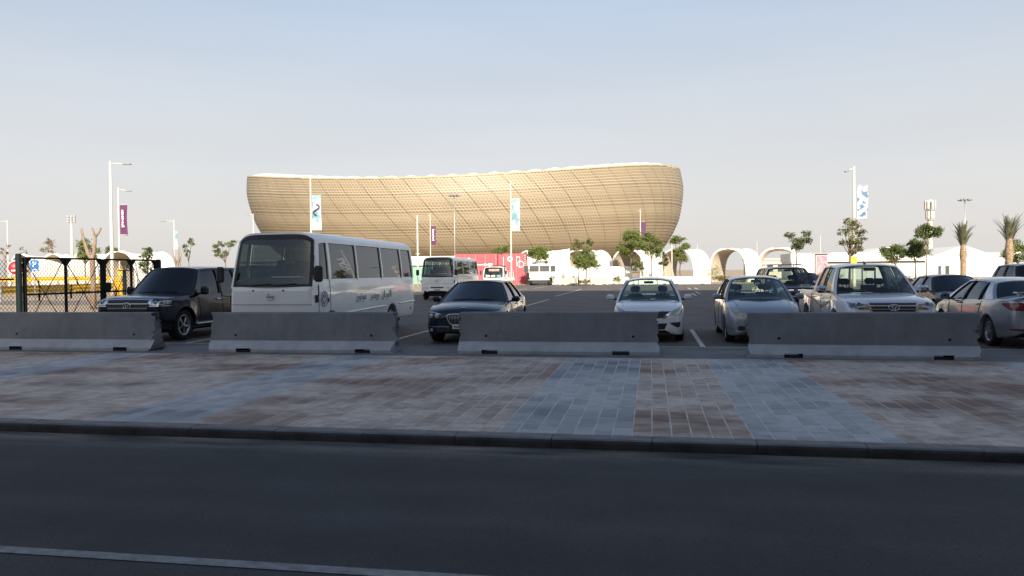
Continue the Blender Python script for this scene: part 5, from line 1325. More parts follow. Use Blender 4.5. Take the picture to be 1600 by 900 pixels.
for x in (.60, .74):
    for sx in (1, -1):
        p, nn = c.surf(sx * x, .672); b = MB(); b.lathe([(-.03, .0), (-.03, .038), (-.024, .05), (.02, .055)], 20, 'y', (sx * x, p.y - .005, .668)); b.build('lamp_ring', M_lens, c.root)
c.patch('lamp_brow', [(.50, .705), (.66, .745), (.83, .757)], [(.50, .690), (.66, .722), (.83, .736)], M_lens, off=.012, n=10, k=2)
c.patch('kidney_grille', [(.035, .70), (.15, .705), (.31, .695), (.35, .66)], [(.035, .46), (.12, .45), (.22, .455), (.30, .50)], M_blackpl, off=.006, n=12)
for sx in (1, -1):
    pts = [(.03, .70), (.15, .708), (.31, .70), (.355, .655), (.33, .57), (.27, .48), (.2, .445), (.1, .44), (.03, .46), (.03, .70)]; Q = []
    for a_, c_ in zip(pts, pts[1:]):
        for i in range(4):
            x, z = lin(a_[0], c_[0], i / 4), lin(a_[1], c_[1], i / 4); Q.append(c.surf(sx * x, z)[0] + Vector((0, -.014, 0)))
    MB().tube(Q + Q[:1], .013, 6).build('grille_frame', M_chrome, c.root)
    for i in range(7):
        x = .065 + i * .037; z1 = .69; z0 = .47 + max(0, x - .2) * .6; b = MB(); b.tube([c.surf(sx * x, z0)[0] + Vector((0, -.012, 0)), c.surf(sx * x, z1)[0] + Vector((0, -.012, 0))], .006, 5); b.build('grille_slat', M_alloy, c.root)
b = MB(); p = c.near((0, .2, .86))[0]; b.lathe([(0, .041), (.012, .04), (.014, 0)], 20, 'z', (0, p.y, p.z)); b.build('emblem', M_chrome, c.root)
c.patch('lower_intake', [(-.62, .40), (0, .40), (.62, .40)], [(-.58, .26), (0, .25), (.58, .26)], M_blackpl, mirror=False, n=14)
c.patch('bumper_trim', [(.30, .425), (.6, .425), (.78, .43)], [(.30, .405), (.6, .405), (.78, .41)], M_alloy, off=.012, n=10, k=2)
c.patch('fog_lamp', [(.70, .37), (.77, .37)], [(.70, .31), (.77, .31)], M_lens, n=5)
c.plate(.415, .44, .11)
for (y0, y1) in ((1.66, 1.72), (2.7, 2.76)): c.line('door_gap', [(.95, y0, .93), (.95, y1, .25)], M_seamc)
c.line('belt_chrome', [(.9, 1.6, .94), (.9, 2.7, .965), (.9, 3.8, .99)], M_chrome, off=.01, rad=.009)
for y in (2.45, 3.5): c.line('door_handle', [(.95, y, .86), (.95, y + .2, .865)], NAVY, off=.02, rad=.016, n=4)
c.place(-4.36, 17.55, R_(1.5)); tag(c.root, 'dark navy large saloon with twin chrome rimmed grilles beside a barrier', 'car', 'cars parked behind the barriers')

# ---------------------------------------------------------------- black large off-roader (left)
BLACK = paint('black_paint', (.009, .010, .016), .1, .22)
c = Car('off_roader', dict(L=4.95, W=1.98, paint=BLACK, wr=.40, axles=(.92, 3.77), spokes=5, tw=.28, arch=1.2, flare=.035, crownp=5,
    top=[(0, .86), (.02, .98), (.06, 1.06), (.2, 1.135), (.6, 1.175), (1.2, 1.21), (1.45, 1.225), (4.8, 1.23), (4.93, 1.2), (4.95, 1.1)],
    sh=[(0, .80), (.02, .92), (.06, 1.0), (.25, 1.075), (.7, 1.125), (1.4, 1.165), (3, 1.18), (4.7, 1.19), (4.93, 1.15), (4.95, 1.0)],
    bot=[(0, .52), (.03, .42), (.15, .34), (.5, .32), (1.5, .36), (3, .36), (4.5, .4), (4.95, .55)],
    wid=[(0, .80), (.02, .85), (.07, .90), (.2, .95), (.5, .985), (1, 1), (4.2, 1), (4.7, .97), (4.92, .9), (4.95, .84)],
    side=[(0, .96), (.1, .985), (.3, 1.0), (.6, .995), (.85, .985), (1, .95)], cabin=(1.35, 4.85)))
c.greenhouse([('paint', 1.36, 1.98), ('glass', 1.62, 2.05), ('black', 2.62, 2.66), ('glass', 2.72, 2.76), ('black', 3.55, 3.52), ('glass', 3.66, 3.62), ('paint', 4.45, 4.4), ('paint', 4.86, 4.62)],
    [(1.98, 1.83), (2.6, 1.865), (3.6, 1.865), (4.62, 1.82)], [(1.98, .68), (2.8, .71), (4.6, .69)], G_black, G_black, G_black, ws=(.26, .10, .0), rw=(.06, .04), crown=.06, tg=.93)
c.rear_view_mirror(); c.wipers(); c.mirror_arm(1.10, 1.62, 1.27, BLACK, (.22, .14, .22))
c.patch('grille', [(-.58, 1.055), (0, 1.065), (.58, 1.055)], [(-.54, .80), (0, .80), (.54, .80)], M_blackpl, mirror=False, n=16)
c.patch('grille_surround', [(-.66, 1.085), (0, 1.095), (.66, 1.085)], [(-.62, 1.055), (0, 1.062), (.62, 1.055)], M_chrome, off=.02, mirror=False, n=16, k=2)
c.patch('grille_surround', [(.56, 1.085), (.66, 1.085)], [(.56, .99), (.64, .94)], M_chrome, off=.02, n=4, k=4)
for z in (.975, .865): c.patch('grille_bar', [(-.56, z + .010), (0, z + .012), (.56, z + .010)], [(-.55, z - .012), (0, z - .012), (.55, z - .012)], M_chrome if z < .9 else M_alloy, off=.022, mirror=False, n=14, k=2)
py = c.surf(0, .93)[0].y - .035; b = MB(); torus_xz(b, (0, py, .935), .105, .073, .011); torus_xz(b, (0, py - .006, .96), .058, .030, .008); torus_xz(b, (0, py - .004, .935), .028, .066, .008); b.build('emblem', M_chrome, c.root)
c.patch('headlight', [(.66, .0, 1.06), (.80, .04, 1.07), (.92, .16, 1.07), (.97, .42, 1.055)], [(.64, .0, .945), (.80, .02, .94), (.93, .10, .95), (.98, .36, .985)], M_lens)
for x in (.74, .86):
    for sx in (1, -1): p, _ = c.surf(sx * x, 1.01); MB().lathe([(-.02, 0), (-.022, .035), (-.016, .045), (.02, .048)], 16, 'y', (sx * x, p.y - .002, 1.01)).build('lamp_ring', M_lens2, c.root)
c.patch('bumper_seam', [(.6, .925), (.95, .93)], [(.6, .912), (.95, .917)], M_chrome, off=.01, n=8, k=1)
c.patch('lower_intake', [(-.56, .70), (0, .70), (.56, .70)], [(-.5, .56), (0, .55), (.5, .56)], M_blackpl, mirror=False, n=12)
c.patch('fog_lamp', [(.68, .72), (.76, .735), (.84, .725)], [(.66, .665), (.76, .655), (.84, .665)], M_lens, n=6)
c.plate(.72, .44, .11)
for (y0, y1) in ((1.55, 1.6), (2.66, 2.7), (3.62, 3.45)): c.line('door_gap', [(.99, y0, 1.15), (.99, y1, .45)], M_seamc)
for y in (2.35, 3.3): c.line('door_handle', [(.99, y, 1.02), (.99, y + .2, 1.02)], M_chrome, off=.025, rad=.017, n=4)
for sx in (1, -1): MB().bbox(sx * .97, 2.35, .40, .16, 2.0, .05, .02).build('side_step', M_alloy, c.root)
c.place(-12.8, 17.2); tag(c.root, 'black off-roader with broad chrome grille parked behind the left barrier', 'off-roader', 'cars parked behind the barriers')

# ---------------------------------------------------------------- white double cab pickup
WHITE2 = paint('white_paint_pickup', (.79, .80, .81), rough=.3)
def pickup(name, P_, gs, gf):
    c = Car(name, dict(L=5.33, W=1.855, paint=P_, wr=.375, axles=(1.0, 4.08), spokes=6, tw=.25, arch=1.2, flare=.03, crownp=4, bed=(3.62, 5.22, .72),
        top=[(0, .76), (.02, .86), (.06, .94), (.2, 1.03), (.6, 1.10), (1.2, 1.15), (1.4, 1.16), (3.5, 1.16), (5.2, 1.13), (5.31, 1.08), (5.33, 1.0)],
        sh=[(0, .70), (.02, .80), (.06, .87), (.25, .965), (.7, 1.045), (1.4, 1.10), (2.5, 1.125), (3.5, 1.13), (5.2, 1.13), (5.31, 1.08), (5.33, 1.0)],
        bot=[(0, .46), (.03, .38), (.15, .32), (.5, .30), (1.5, .36), (3.2, .36), (4.8, .46), (5.33, .55)],
        wid=[(0, .76), (.02, .82), (.07, .88), (.2, .94), (.5, .98), (1, 1), (3.5, 1), (4.8, 1), (5.25, .985), (5.33, .96)],
        side=[(0, .96), (.1, .985), (.3, 1.0), (.6, .995), (.85, .985), (1, .95)], cabin=(1.3, 3.55)))
    c.greenhouse([('paint', 1.32, 2.0), ('glass', 1.58, 2.06), ('black', 2.45, 2.5), ('glass', 2.54, 2.58), ('paint', 3.28, 3.2), ('paint', 3.5, 3.32)],
        [(2.0, 1.715), (2.5, 1.755), (3.32, 1.735)], [(2.0, .615), (2.6, .64), (3.32, .62)], gs, gf, gf, ws=(.28, .11, .0), rw=(.03, .03), crown=.055, tg=.93)
    return c
c = pickup('pickup_truck', WHITE2, G_dark, G_clear)
c.seats((2.45, 3.2), 1.1, .17, x=.38); c.rear_view_mirror(); c.wipers(); c.mirror_arm(1.07, 1.62, 1.22, M_chrome, (.23, .14, .17))
MB().bbox(-.1, 1.5, 1.26, .34, .04, .12, .01).build('dashboard_screen', M_int, c.root)
c.patch('grille', [(-.46, .985), (0, .99), (.46, .985)], [(-.4, .765), (0, .76), (.4, .765)], M_blackpl, mirror=False, n=16)
for z in (.965, .905, .835, .78): c.patch('grille_bar', [(-.47, z + .013), (0, z + .015), (.47, z + .013)], [(-.46, z - .013), (0, z - .011), (.46, z - .013)], M_chrome if z > .93 or z < .8 else M_alloy, off=.02, mirror=False, n=14, k=2)
py = c.surf(0, .87)[0].y - .035; b = MB(); torus_xz(b, (0, py, .875), .10, .068, .011); torus_xz(b, (0, py - .006, .898), .055, .028, .008); torus_xz(b, (0, py - .004, .875), .027, .061, .008); b.build('emblem', M_chrome, c.root)
c.patch('headlight', [(.48, .02, .99), (.62, .05, 1.02), (.78, .14, 1.035), (.89, .34, 1.04)], [(.46, .0, .85), (.62, .02, .83), (.79, .08, .85), (.91, .26, .93)], M_lens2)
for sx in (1, -1): p, _ = c.surf(sx * .66, .93); MB().lathe([(-.018, 0), (-.02, .045), (-.012, .056), (.02, .06)], 18, 'y', (sx * .66, p.y, .93)).build('lamp_ring', M_head, c.root)
c.patch('indicator', [(.47, .90), (.56, .89)], [(.47, .85), (.56, .84)], M_amber, off=.012, n=4, k=2)
c.patch('lower_intake', [(-.55, .64), (0, .64), (.55, .64)], [(-.5, .5), (0, .49), (.5, .5)], M_blackpl, mirror=False, n=12)
c.plate(.69, .44, .11)
for (y0, y1) in ((1.52, 1.58), (2.48, 2.52), (3.42, 3.3)): c.line('door_gap', [(.93, y0, 1.1), (.93, y1, .45)], M_seamc)
c.line('bed_gap', [(.93, 3.57, 1.1), (.93, 3.57, .5)], M_seamc, .014)
for y in (2.2, 3.12): c.line('door_handle', [(.93, y, 1.0), (.93, y + .19, 1.0)], M_chrome, off=.025, rad=.017, n=4)
# brown swoosh along the flank, mottled bronze and tan
c.patch('side_stripe', [(.93, 1.45, .98), (.93, 1.9, .92), (.93, 2.5, .82), (.93, 3.2, .97), (.93, 4.2, 1.02)], [(.93, 1.5, .94), (.93, 1.9, .84), (.93, 2.5, .74), (.93, 3.2, .90), (.93, 4.2, .99)], mat('bronze_swoosh', (.26, .15, .08), .4, col2=(.5, .42, .34), scale=3), off=.004, n=26, k=3, deep=.004)
MB().tube([(-.03, 2.12, 1.79), (-.05, 2.3, 2.1)], [.008, .003], 5).build('aerial', M_blackpl, c.root); MB().bbox(-.03, 2.12, 1.79, .06, .1, .04, .015).build('aerial_base', M_blackpl, c.root)
b = MB()
for x in (-.3, 0, .3): b.bar((x, 3.62, 1.15), (x, 3.62, 1.7), .025, .025)
b.bar((-.6, 3.62, 1.7), (.6, 3.62, 1.7), .035, .035); b.bar((-.6, 3.62, 1.15), (-.6, 3.62, 1.7), .035, .035); b.bar((.6, 3.62, 1.15), (.6, 3.62, 1.7), .035, .035); b.build('headboard_rack', M_wst, c.root)
c.place(4.9, 17.0); tag(c.root, 'white double cab pickup with bronze side stripe behind the right barrier', 'pickup', 'cars parked behind the barriers')

# ---------------------------------------------------------------- silver saloon turned away (right edge)
SILV2 = paint('silver_paint', (.40, .42, .44), .6, .3)
c = Car('saloon_car', dict(L=4.53, W=1.755, paint=SILV2, wr=.315, axles=(.9, 3.57), spokes=7, tw=.2, crownp=2.4, flare=.016,
    top=[(0, .60), (.03, .66), (.12, .74), (.4, .84), (.9, .95), (1.15, .985), (3.7, 1.06), (4.0, 1.10), (4.4, 1.10), (4.5, 1.0), (4.53, .9)],
    sh=[(0, .56), (.03, .61), (.15, .69), (.45, .79), (1, .89), (1.6, .93), (2.6, .965), (3.6, 1.0), (4.3, 1.02), (4.5, .95), (4.53, .85)],
    bot=[(0, .30), (.04, .22), (.2, .18), (2, .18), (3.9, .2), (4.3, .25), (4.5, .34), (4.53, .42)],
    wid=[(0, .60), (.03, .72), (.1, .83), (.25, .915), (.5, .965), (.9, .99), (2, 1), (3.5, 1), (4.0, .97), (4.3, .91), (4.48, .82), (4.53, .74)], cabin=(1.1, 3.8)))
c.greenhouse([('paint', 1.0, 1.95), ('glass', 1.24, 2.0), ('black', 2.12, 2.3), ('glass', 2.18, 2.36), ('black', 3.0, 2.98), ('glass', 3.06, 3.0), ('paint', 3.36, 3.06), ('paint', 3.75, 3.2)],
    [(1.95, 1.38), (2.4, 1.405), (2.8, 1.39), (3.2, 1.335)], [(1.95, .56), (2.5, .58), (3.2, .55)], G_dark, G_dark, G_black, ws=(.38, .13, .0), rw=(.16, .08), crown=.06, tg=.92)
c.mirror_arm(.97, 1.45, 1.0, M_blackpl, (.2, .13, .15)); c.wipers()
c.patch('headlight', [(.5, .70), (.66, .77), (.78, .80)], [(.48, .62), (.66, .63), (.8, .69)], M_lens)
c.patch('tail_lamp', [(.42, 4.53, .93), (.6, 4.5, .95), (.78, 4.4, .955), (.86, 4.15, .945)], [(.44, 4.53, .80), (.6, 4.5, .79), (.78, 4.4, .80), (.85, 4.2, .90)], M_tail, mode='rear', off=.01, n=14)
c.patch('reversing_lamp', [(.3, 4.53, .93), (.44, 4.53, .935)], [(.3, 4.53, .83), (.44, 4.53, .82)], M_lens, mode='rear', off=.01, n=6)
c.plate(.8, .44, .11, rear=True)
c.patch('reflector', [(.5, .42), (.76, .43)], [(.5, .385), (.76, .395)], M_tail, mode='rear', off=.01, n=6, k=2)
c.patch('bumper_insert', [(-.5, .36), (.5, .36)], [(-.46, .27), (.46, .27)], M_blackpl, mode='rear', mirror=False, n=12)
MB().bbox(0, 4.38, 1.16, 1.34, .2, .03, .012, M=None).build('boot_spoiler', SILV2, c.root)
for sx in (1, -1): MB().bbox(sx * .58, 4.38, 1.12, .06, .12, .07, .01).build('spoiler_foot', SILV2, c.root)
for (y0, y1) in ((1.35, 1.45), (2.16, 2.22)): c.line('door_gap', [(.88, y0, .9), (.88, y1, .25)], M_seamc)
c.line('door_gap', [(.88, 3.2, .97), (.88, 3.1, .68)], M_seamc)
for y in (1.95, 2.95): c.line('door_handle', [(.88, y, .875), (.88, y + .18, .885)], SILV2, off=.022, rad=.016, n=4)
c.place(7.98, 21.75, math.pi); tag(c.root, 'silver saloon turned away at the right edge, red tail lamp showing', 'car', 'cars parked behind the barriers')

# ---------------------------------------------------------------- second row: dark off-roader, dark saloon, dark pickup, red car
GRAPH = paint('graphite_paint', (.016, .018, .022), .3, .28)
c = Car('off_roader', dict(L=4.8, W=1.86, paint=GRAPH, wr=.385, axles=(.85, 3.63), spokes=6, tw=.26, arch=1.2, flare=.03, crownp=5,
    top=[(0, .80), (.02, .92), (.06, 1.0), (.2, 1.06), (.6, 1.10), (1.2, 1.14), (4.6, 1.15), (4.78, 1.1), (4.8, 1.0)], sh=[(0, .75), (.02, .86), (.06, .93), (.25, 1.0), (.7, 1.05), (1.4, 1.08), (3, 1.1), (4.6, 1.1), (4.78, 1.05), (4.8, .95)],
    bot=[(0, .46), (.03, .4), (.15, .34), (.5, .32), (3, .36), (4.5, .4), (4.8, .5)], wid=[(0, .80), (.02, .85), (.07, .90), (.2, .95), (.5, .985), (1, 1), (4.2, 1), (4.6, .96), (4.8, .86)], cabin=(1.25, 4.7)))
c.greenhouse([('paint', 1.25, 1.85), ('glass', 1.5, 1.92), ('black', 2.4, 2.45), ('glass', 2.5, 2.54), ('black', 3.35, 3.3), ('glass', 3.42, 3.38), ('paint', 4.3, 4.2), ('paint', 4.68, 4.45)],
    [(1.85, 1.69), (2.6, 1.73), (3.6, 1.73), (4.45, 1.68)], [(1.85, .63), (2.8, .66), (4.4, .64)], G_dark, G_clear, G_clear, ws=(.26, .10, .0), rw=(.06, .04), crown=.055)
c.seats((2.35, 3.2), 1.1, .17, x=.38); c.rear_view_mirror(); c.wipers(); c.mirror_arm(1.06, 1.5, 1.18, M_chrome, (.22, .13, .19))
for sx in (1, -1): MB().tube([(sx * .6, 2.0, 1.80), (sx * .6, 2.1, 1.85), (sx * .6, 3.9, 1.85), (sx * .6, 4.0, 1.79)], .02, 6).build('roof_rack_bar', M_alloy, c.root)
for y in (2.4, 3.4): MB().tube([(-.62, y, 1.86), (.62, y, 1.86)], .018, 6).build('roof_cross_bar', M_alloy, c.root)
c.patch('grille', [(-.5, .97), (0, .975), (.5, .97)], [(-.44, .80), (0, .79), (.44, .80)], M_blackpl, mirror=False, n=12)
for z in (.95, .90): c.patch('grille_bar', [(.07, z + .014), (.5, z + .014)], [(.07, z - .014), (.48, z - .014)], M_chrome, off=.02, n=8, k=2)
py = c.surf(0, .92)[0].y - .03; b = MB()
for a in (90, 210, 330):
    q = Vector((0, py, .925)); d = Vector((math.cos(R_(a)), 0, math.sin(R_(a)))); u = Vector((-d.z, 0, d.x)); b.add([q, q + d * .045 + u * .028, q + d * .09, q + d * .045 - u * .028, q + Vector((0, -.012, 0)), q + d * .045 + u * .028 + Vector((0, -.012, 0)), q + d * .09 + Vector((0, -.012, 0)), q + d * .045 - u * .028 + Vector((0, -.012, 0))], [(4, 5, 6, 7), (0, 1, 5, 4), (1, 2, 6, 5), (2, 3, 7, 6), (3, 0, 4, 7)])
b.build('emblem', M_chrome, c.root)
c.patch('headlight', [(.54, .98), (.7, 1.0), (.88, .99)], [(.52, .84), (.7, .83), (.9, .88)], M_lens)
c.plate(.70, .50, .12); c.patch('bumper_bar', [(-.8, .52), (0, .53), (.8, .52)], [(-.78, .44), (0, .44), (.78, .44)], M_alloy, off=.015, mirror=False, n=14, k=2)
c.place(4.95, 28.2); tag(c.root, 'dark off-roader with roof rack behind the silver saloon and pickup', 'off-roader', 'cars in the second row')

CHAR = paint('charcoal_paint', (.022, .024, .028), .3, .28)
c = Car('saloon_car', dict(L=4.7, W=1.8, paint=CHAR, wr=.33, axles=(.9, 3.7), tw=.22,
    top=[(0, .62), (.03, .7), (.1, .78), (.4, .87), (.9, .95), (1.3, .98), (4.0, 1.02), (4.6, 1.0), (4.7, .85)], sh=[(0, .58), (.03, .64), (.12, .71), (.4, .80), (.9, .87), (1.5, .91), (3, .95), (4.3, .97), (4.65, .9), (4.7, .8)],
    bot=[(0, .3), (.04, .22), (.2, .18), (4.2, .2), (4.6, .3), (4.7, .42)], wid=[(0, .62), (.03, .73), (.1, .84), (.25, .92), (.5, .965), (.9, .99), (3.6, 1), (4.3, .93), (4.65, .78), (4.7, .7)], cabin=(1.2, 3.95)))
c.greenhouse([('paint', 1.15, 2.0), ('glass', 1.38, 2.04), ('black', 2.25, 2.35), ('glass', 2.34, 2.42), ('paint', 3.3, 3.15), ('paint', 3.85, 3.3)], [(2.0, 1.38), (2.5, 1.41), (3.3, 1.36)], [(2.0, .56), (2.6, .58), (3.3, .56)], G_black, G_dark, G_black, ws=(.34, .12, .0), crown=.06)
c.seats((2.42,), .9, .17); c.mirror_arm(.99, 1.48, 1.0, CHAR, (.2, .12, .14)); c.wipers()
c.patch('headlight', [(.45, .70), (.62, .765), (.8, .79)], [(.45, .62), (.62, .63), (.82, .69)], M_lens); c.patch('grille', [(-.4, .69), (0, .69), (.4, .69)], [(-.34, .52), (0, .51), (.34, .52)], M_blackpl, mirror=False); c.plate(.45)
c.place(9.7, 25.6); tag(c.root, 'charcoal saloon between the white pickup and the silver saloon turned away', 'car', 'cars in the second row')

c = pickup('pickup_truck', paint('slate_paint', (.020, .026, .036), .3, .3), G_black, G_dark)
c.seats((2.45,), 1.1, .17, x=.38); c.mirror_arm(1.07, 1.62, 1.22, M_blackpl, (.22, .14, .18)); c.patch('grille', [(-.46, .985), (.46, .985)], [(-.4, .765), (.4, .765)], M_blackpl, mirror=False); c.patch('headlight', [(.49, .985), (.88, 1.03)], [(.47, .865), (.90, .90)], M_lens); c.wipers()
c.place(13.2, 27.8); tag(c.root, 'dark slate pickup at the right edge behind the silver saloon turned away', 'pickup', 'cars in the second row')
REDP = paint('red_paint', (.30, .02, .03), .1, .3)
c = Car('saloon_car', dict(L=4.5, W=1.75, paint=REDP, wr=.31, axles=(.9, 3.5), tw=.2, top=[(0, .62), (.1, .78), (.4, .87), (.9, .95), (1.3, .98), (4.0, 1.02), (4.4, 1.0), (4.5, .85)], sh=[(0, .58), (.12, .71), (.4, .80), (.9, .87), (1.5, .91), (4.1, .97), (4.45, .9), (4.5, .8)],
    bot=[(0, .3), (.2, .18), (4.0, .2), (4.5, .42)], wid=[(0, .62), (.1, .84), (.5, .965), (.9, .99), (3.6, 1), (4.1, .93), (4.45, .78), (4.5, .7)], cabin=(1.2, 3.8)))
c.greenhouse([('paint', 1.15, 2.0), ('glass', 1.38, 2.04), ('black', 2.25, 2.35), ('glass', 2.34, 2.42), ('paint', 3.2, 3.05), ('paint', 3.7, 3.2)], [(2.0, 1.38), (2.5, 1.41), (3.2, 1.36)], [(2.0, .56), (2.6, .58), (3.2, .56)], G_dark, G_dark, G_black, ws=(.34, .12, .0), crown=.06)
c.patch('headlight', [(.45, .70), (.8, .79)], [(.45, .62), (.82, .69)], M_lens); c.patch('tail_lamp', [(.5, .9), (.78, .9)], [(.5, .75), (.76, .75)], M_tail, mode='rear')
c.place(9.9, 51.0); tag(c.root, 'red saloon glimpsed behind the dark off-roader', 'car')
# another dark off-roader mostly hidden between the black one and the minibus
c2 = None
for o in list(COL.objects):
    if o.name == 'off_roader.001': c2 = o
h = copy_tree(c2); h.location = (-13.7, 23.1, -.008); h.scale = (1.05, 1.0, 1.13); tag(h, 'dark off-roader with roof rails mostly hidden behind the large minibus', 'off-roader', 'cars in the second row')

# ---------------------------------------------------------------- minibuses
BUSW = paint('bus_white', (.83, .86, .85), rough=.35)
def minibus(L=6.99, W=2.18, lettering=True):
    c = Car('minibus', dict(L=L, W=W, paint=BUSW, wr=.38, axles=(.86, 4.85), spokes=8, rimm=mat('steel_rim', (.42, .43, .44), .5, .5), tw=.22, flare=.004, crownp=6, visor=3.0, sidetrim=2.6,
        top=[(0, 1.30), (.015, 1.36), (.04, 1.395), (.12, 1.41), (.3, 1.5), (.5, 1.565), (L - .05, 1.565), (L, 1.5)], sh=[(0, 1.29), (.015, 1.35), (.04, 1.385), (.12, 1.40), (.3, 1.49), (.5, 1.56), (L - .05, 1.56), (L, 1.5)],
        bot=[(0, .50), (.02, .40), (.1, .36), (.6, .36), (L - .5, .38), (L - .1, .45), (L, .55)],
        wid=[(0, .86), (.015, .89), (.05, .925), (.12, .955), (.3, .985), (.6, 1), (L - .4, 1), (L - .12, .965), (L, .9)],
        side=[(0, .965), (.06, .985), (.25, .998), (.55, 1.0), (.8, .992), (1, .97)], cabin=(.1, L - .1)))
    cols = [('paint', .10, .36), ('paint', .18, .40), ('glass', .26, .46), ('paint', .76, .80), ('glass', .90, .92), ('paint', 2.43, 2.45), ('glass', 2.50, 2.52), ('paint', 4.14, 4.15), ('glass', 4.21, 4.22), ('paint', 5.73, 5.74), ('glass', 5.80, 5.81), ('paint', L - .28, L - .34), ('paint', L - .06, L - .16)]
    c.greenhouse(cols, [(.36, 2.47), (.8, 2.49), (L - .16, 2.46)], [(.36, .93), (.8, .95), (L - .2, .94)], G_bus, G_clear, G_dark, ws=(.10, .08, .0), rw=(.05, .04), crown=.165, tg=.90, bulge=.012, xb=.968, cp=7, wsm=.02, wsb=.0, rear_t0=.12)
    for y in [1.75 + .78 * i for i in range(6)]:
        for sx in (1, -1):
            M = Matrix.Translation((sx * .56, y, 1.52)) @ Matrix.Rotation(-.15, 4, 'X'); o = MB().bbox(0, 0, .1, .78, .11, .45, .05, M=M).build('seat', M_seat, c.root); MB().bbox(0, 0, .42, .5, .09, .2, .04, M=M).build('headrest', M_seat, o)
    c.seats((.98,), 1.5, .18, x=.55, ym=.5)
    MB().bbox(0, .38, 1.5, 1.7, .42, .2, .06).build('dashboard', M_int, c.root)
    for k, (x, w, a) in enumerate(((.12, .34, .05), (.42, .44, -.08))): MB().bbox(x, .30, 1.615, w, .26, .018, .006, M=Matrix.Rotation(a, 4, 'Z')).build('paper', mat('paper', (.72, .78, .74), .8, var=.05), c.root)
    c.wipers(((-.5, .02), (.08, .62)), t=.015)
    # black windscreen surround, bumper crease, side trims
    c.line('bumper_crease', [(-.98, .05, .99), (-.5, 0, .99), (0, 0, .99), (.5, 0, .99), (.98, .05, .99)], M_seamc, .01, mirror=False)
    c.line('rubbing_strip', [(1.088, 1.35, .72), (1.088, 4.3, .78)], BUSW, off=.012, rad=.02)
    c.line('rubbing_strip', [(1.088, 5.4, .80), (1.088, L - .2, .83)], BUSW, off=.012, rad=.02)
    for y in (.24, .80): c.line('door_gap', [(1.088, y, 1.52), (1.088, y, .5)], M_seamc, .012)
    py = c.surf(0, 1.17)[0].y - .014; b = MB(); torus_xz(b, (0, py, 1.17), .075, .075, .010); b.bbox(0, py - .004, 1.17, .20, .012, .034, .004); b.build('emblem', M_chrome, c.root)
    for x in (-.42, .32): p, _ = c.surf(x, 1.31); MB().lathe([(-.02, 0), (-.02, .018), (.01, .022)], 10, 'y', (x, p.y, 1.31)).build('washer_jet', M_blackpl, c.root)
    c.patch('headlight', [(.56, .80), (.74, .81), (.92, .80)], [(.56, .65), (.74, .64), (.92, .66)], M_lens)
    c.patch('grille', [(-.42, .80), (0, .80), (.42, .80)], [(-.40, .72), (0, .72), (.40, .72)], M_blackpl, mirror=False)
    c.patch('lower_intake', [(-.6, .56), (0, .56), (.6, .56)], [(-.55, .45), (0, .45), (.55, .45)], M_blackpl, mirror=False); c.patch('fog_lamp', [(.66, .56), (.86, .56)], [(.66, .48), (.86, .48)], M_blackpl); c.plate(.63, .44, .11)
    for sx in (1, -1):     # mirrors on long looped arms
        x0 = sx * 1.05
        MB().tube([(x0, .14, 1.16), (x0 + sx * .14, -.02, 1.2), (x0 + sx * .16, -.06, 1.36), (x0 + sx * .16, -.06, 1.5)], .014, 6).build('mirror_arm', M_blackpl, c.root)
        MB().bbox(x0 + sx * .01, .16, 1.12, .06, .1, .17, .02).build('mirror_mount', M_blackpl, c.root)
        o = MB().bbox(x0 + sx * .16, -.06, 1.68, .2, .09, .36, .06, smooth=False).build('wing_mirror', M_blackpl, c.root)
    MB().tube([(1.02, .10, 1.55), (1.0, .13, 1.9), (.985, .2, 2.1)], .012, 6).build('grab_rail', M_blackpl, c.root)
    for sx in (1, -1): MB().bbox(sx * 1.092, .68, 1.07, .02, .10, .10, .01).build('door_handle', M_blackpl, c.root)
    for sx in (1, -1): MB().bbox(sx * 1.086, L - .55, .62, .02, .08, .08, .01).build('filler_flap', M_blackpl, c.root)
    return c
G_bus = glass('bus_side_glass', (.30, .32, .32), .10)
c = minibus()
for (x, w, z0, z1) in ((-.28, .26, 1.95, 2.3), (.5, .55, 1.85, 2.25)): MB().bbox(x, 1.5, (z0 + z1) / 2, w, .03, z1 - z0, .01).build('curtain', mat('curtain', (.42, .33, .14), .9, var=.15, scale=3, stretch=(8, 1, .5)), c.root)
b = MB(); b.tube([(-.40, 1.46, 2.2), (-.16, 1.46, 2.2), (-.28, 1.46, 1.98), (-.40, 1.46, 2.2)], .014, 5); b.build('warning_triangle', mat('triangle_red', (.5, .05, .04), .5), c.root)
# company lettering in Arabic and round emblem on the door
words = ['\uFE8D\uFEDF\uFED4\uFEAE\uFEA9\uFE8D\uFEE5', '\uFE91\uFEAE\uFEF3\uFEE4\uFEF4\uFEAE', '\uFEE3\uFEEE\uFE97\uFEEE\uFEAD\uFEAF']
for wd_, y_ in zip(words[::-1], (2.62, 3.55, 4.42)):
    me = text_mesh(wd_[::-1], .275, 'lettering', mat('lettering_grey', (.10, .11, .12), .5, var=.1), .002)
    t = link('lettering', me, c.root); t.matrix_local = Matrix(((0, 0, 1, 1.094), (1, 0, 0, y_), (0, 1, 0, 1.10), (0, 0, 0, 1)))
b = MB()
for (ry, rz_) in ((.17, .17), (.10, .10)): b.tube([(1.093, .48 + ry * math.cos(2 * math.pi * k / 28), 1.10 + rz_ * math.sin(2 * math.pi * k / 28)) for k in range(29)], .006, 5)
for k in range(8): a = math.pi * k / 4; b.tube([(1.093, .48 + .03 * math.cos(a), 1.10 + .03 * math.sin(a)), (1.093, .48 + .16 * math.cos(a), 1.10 + .16 * math.sin(a))], .004, 4)
b.build('round_emblem', mat('lettering_grey', (.1, .11, .12)), c.root)
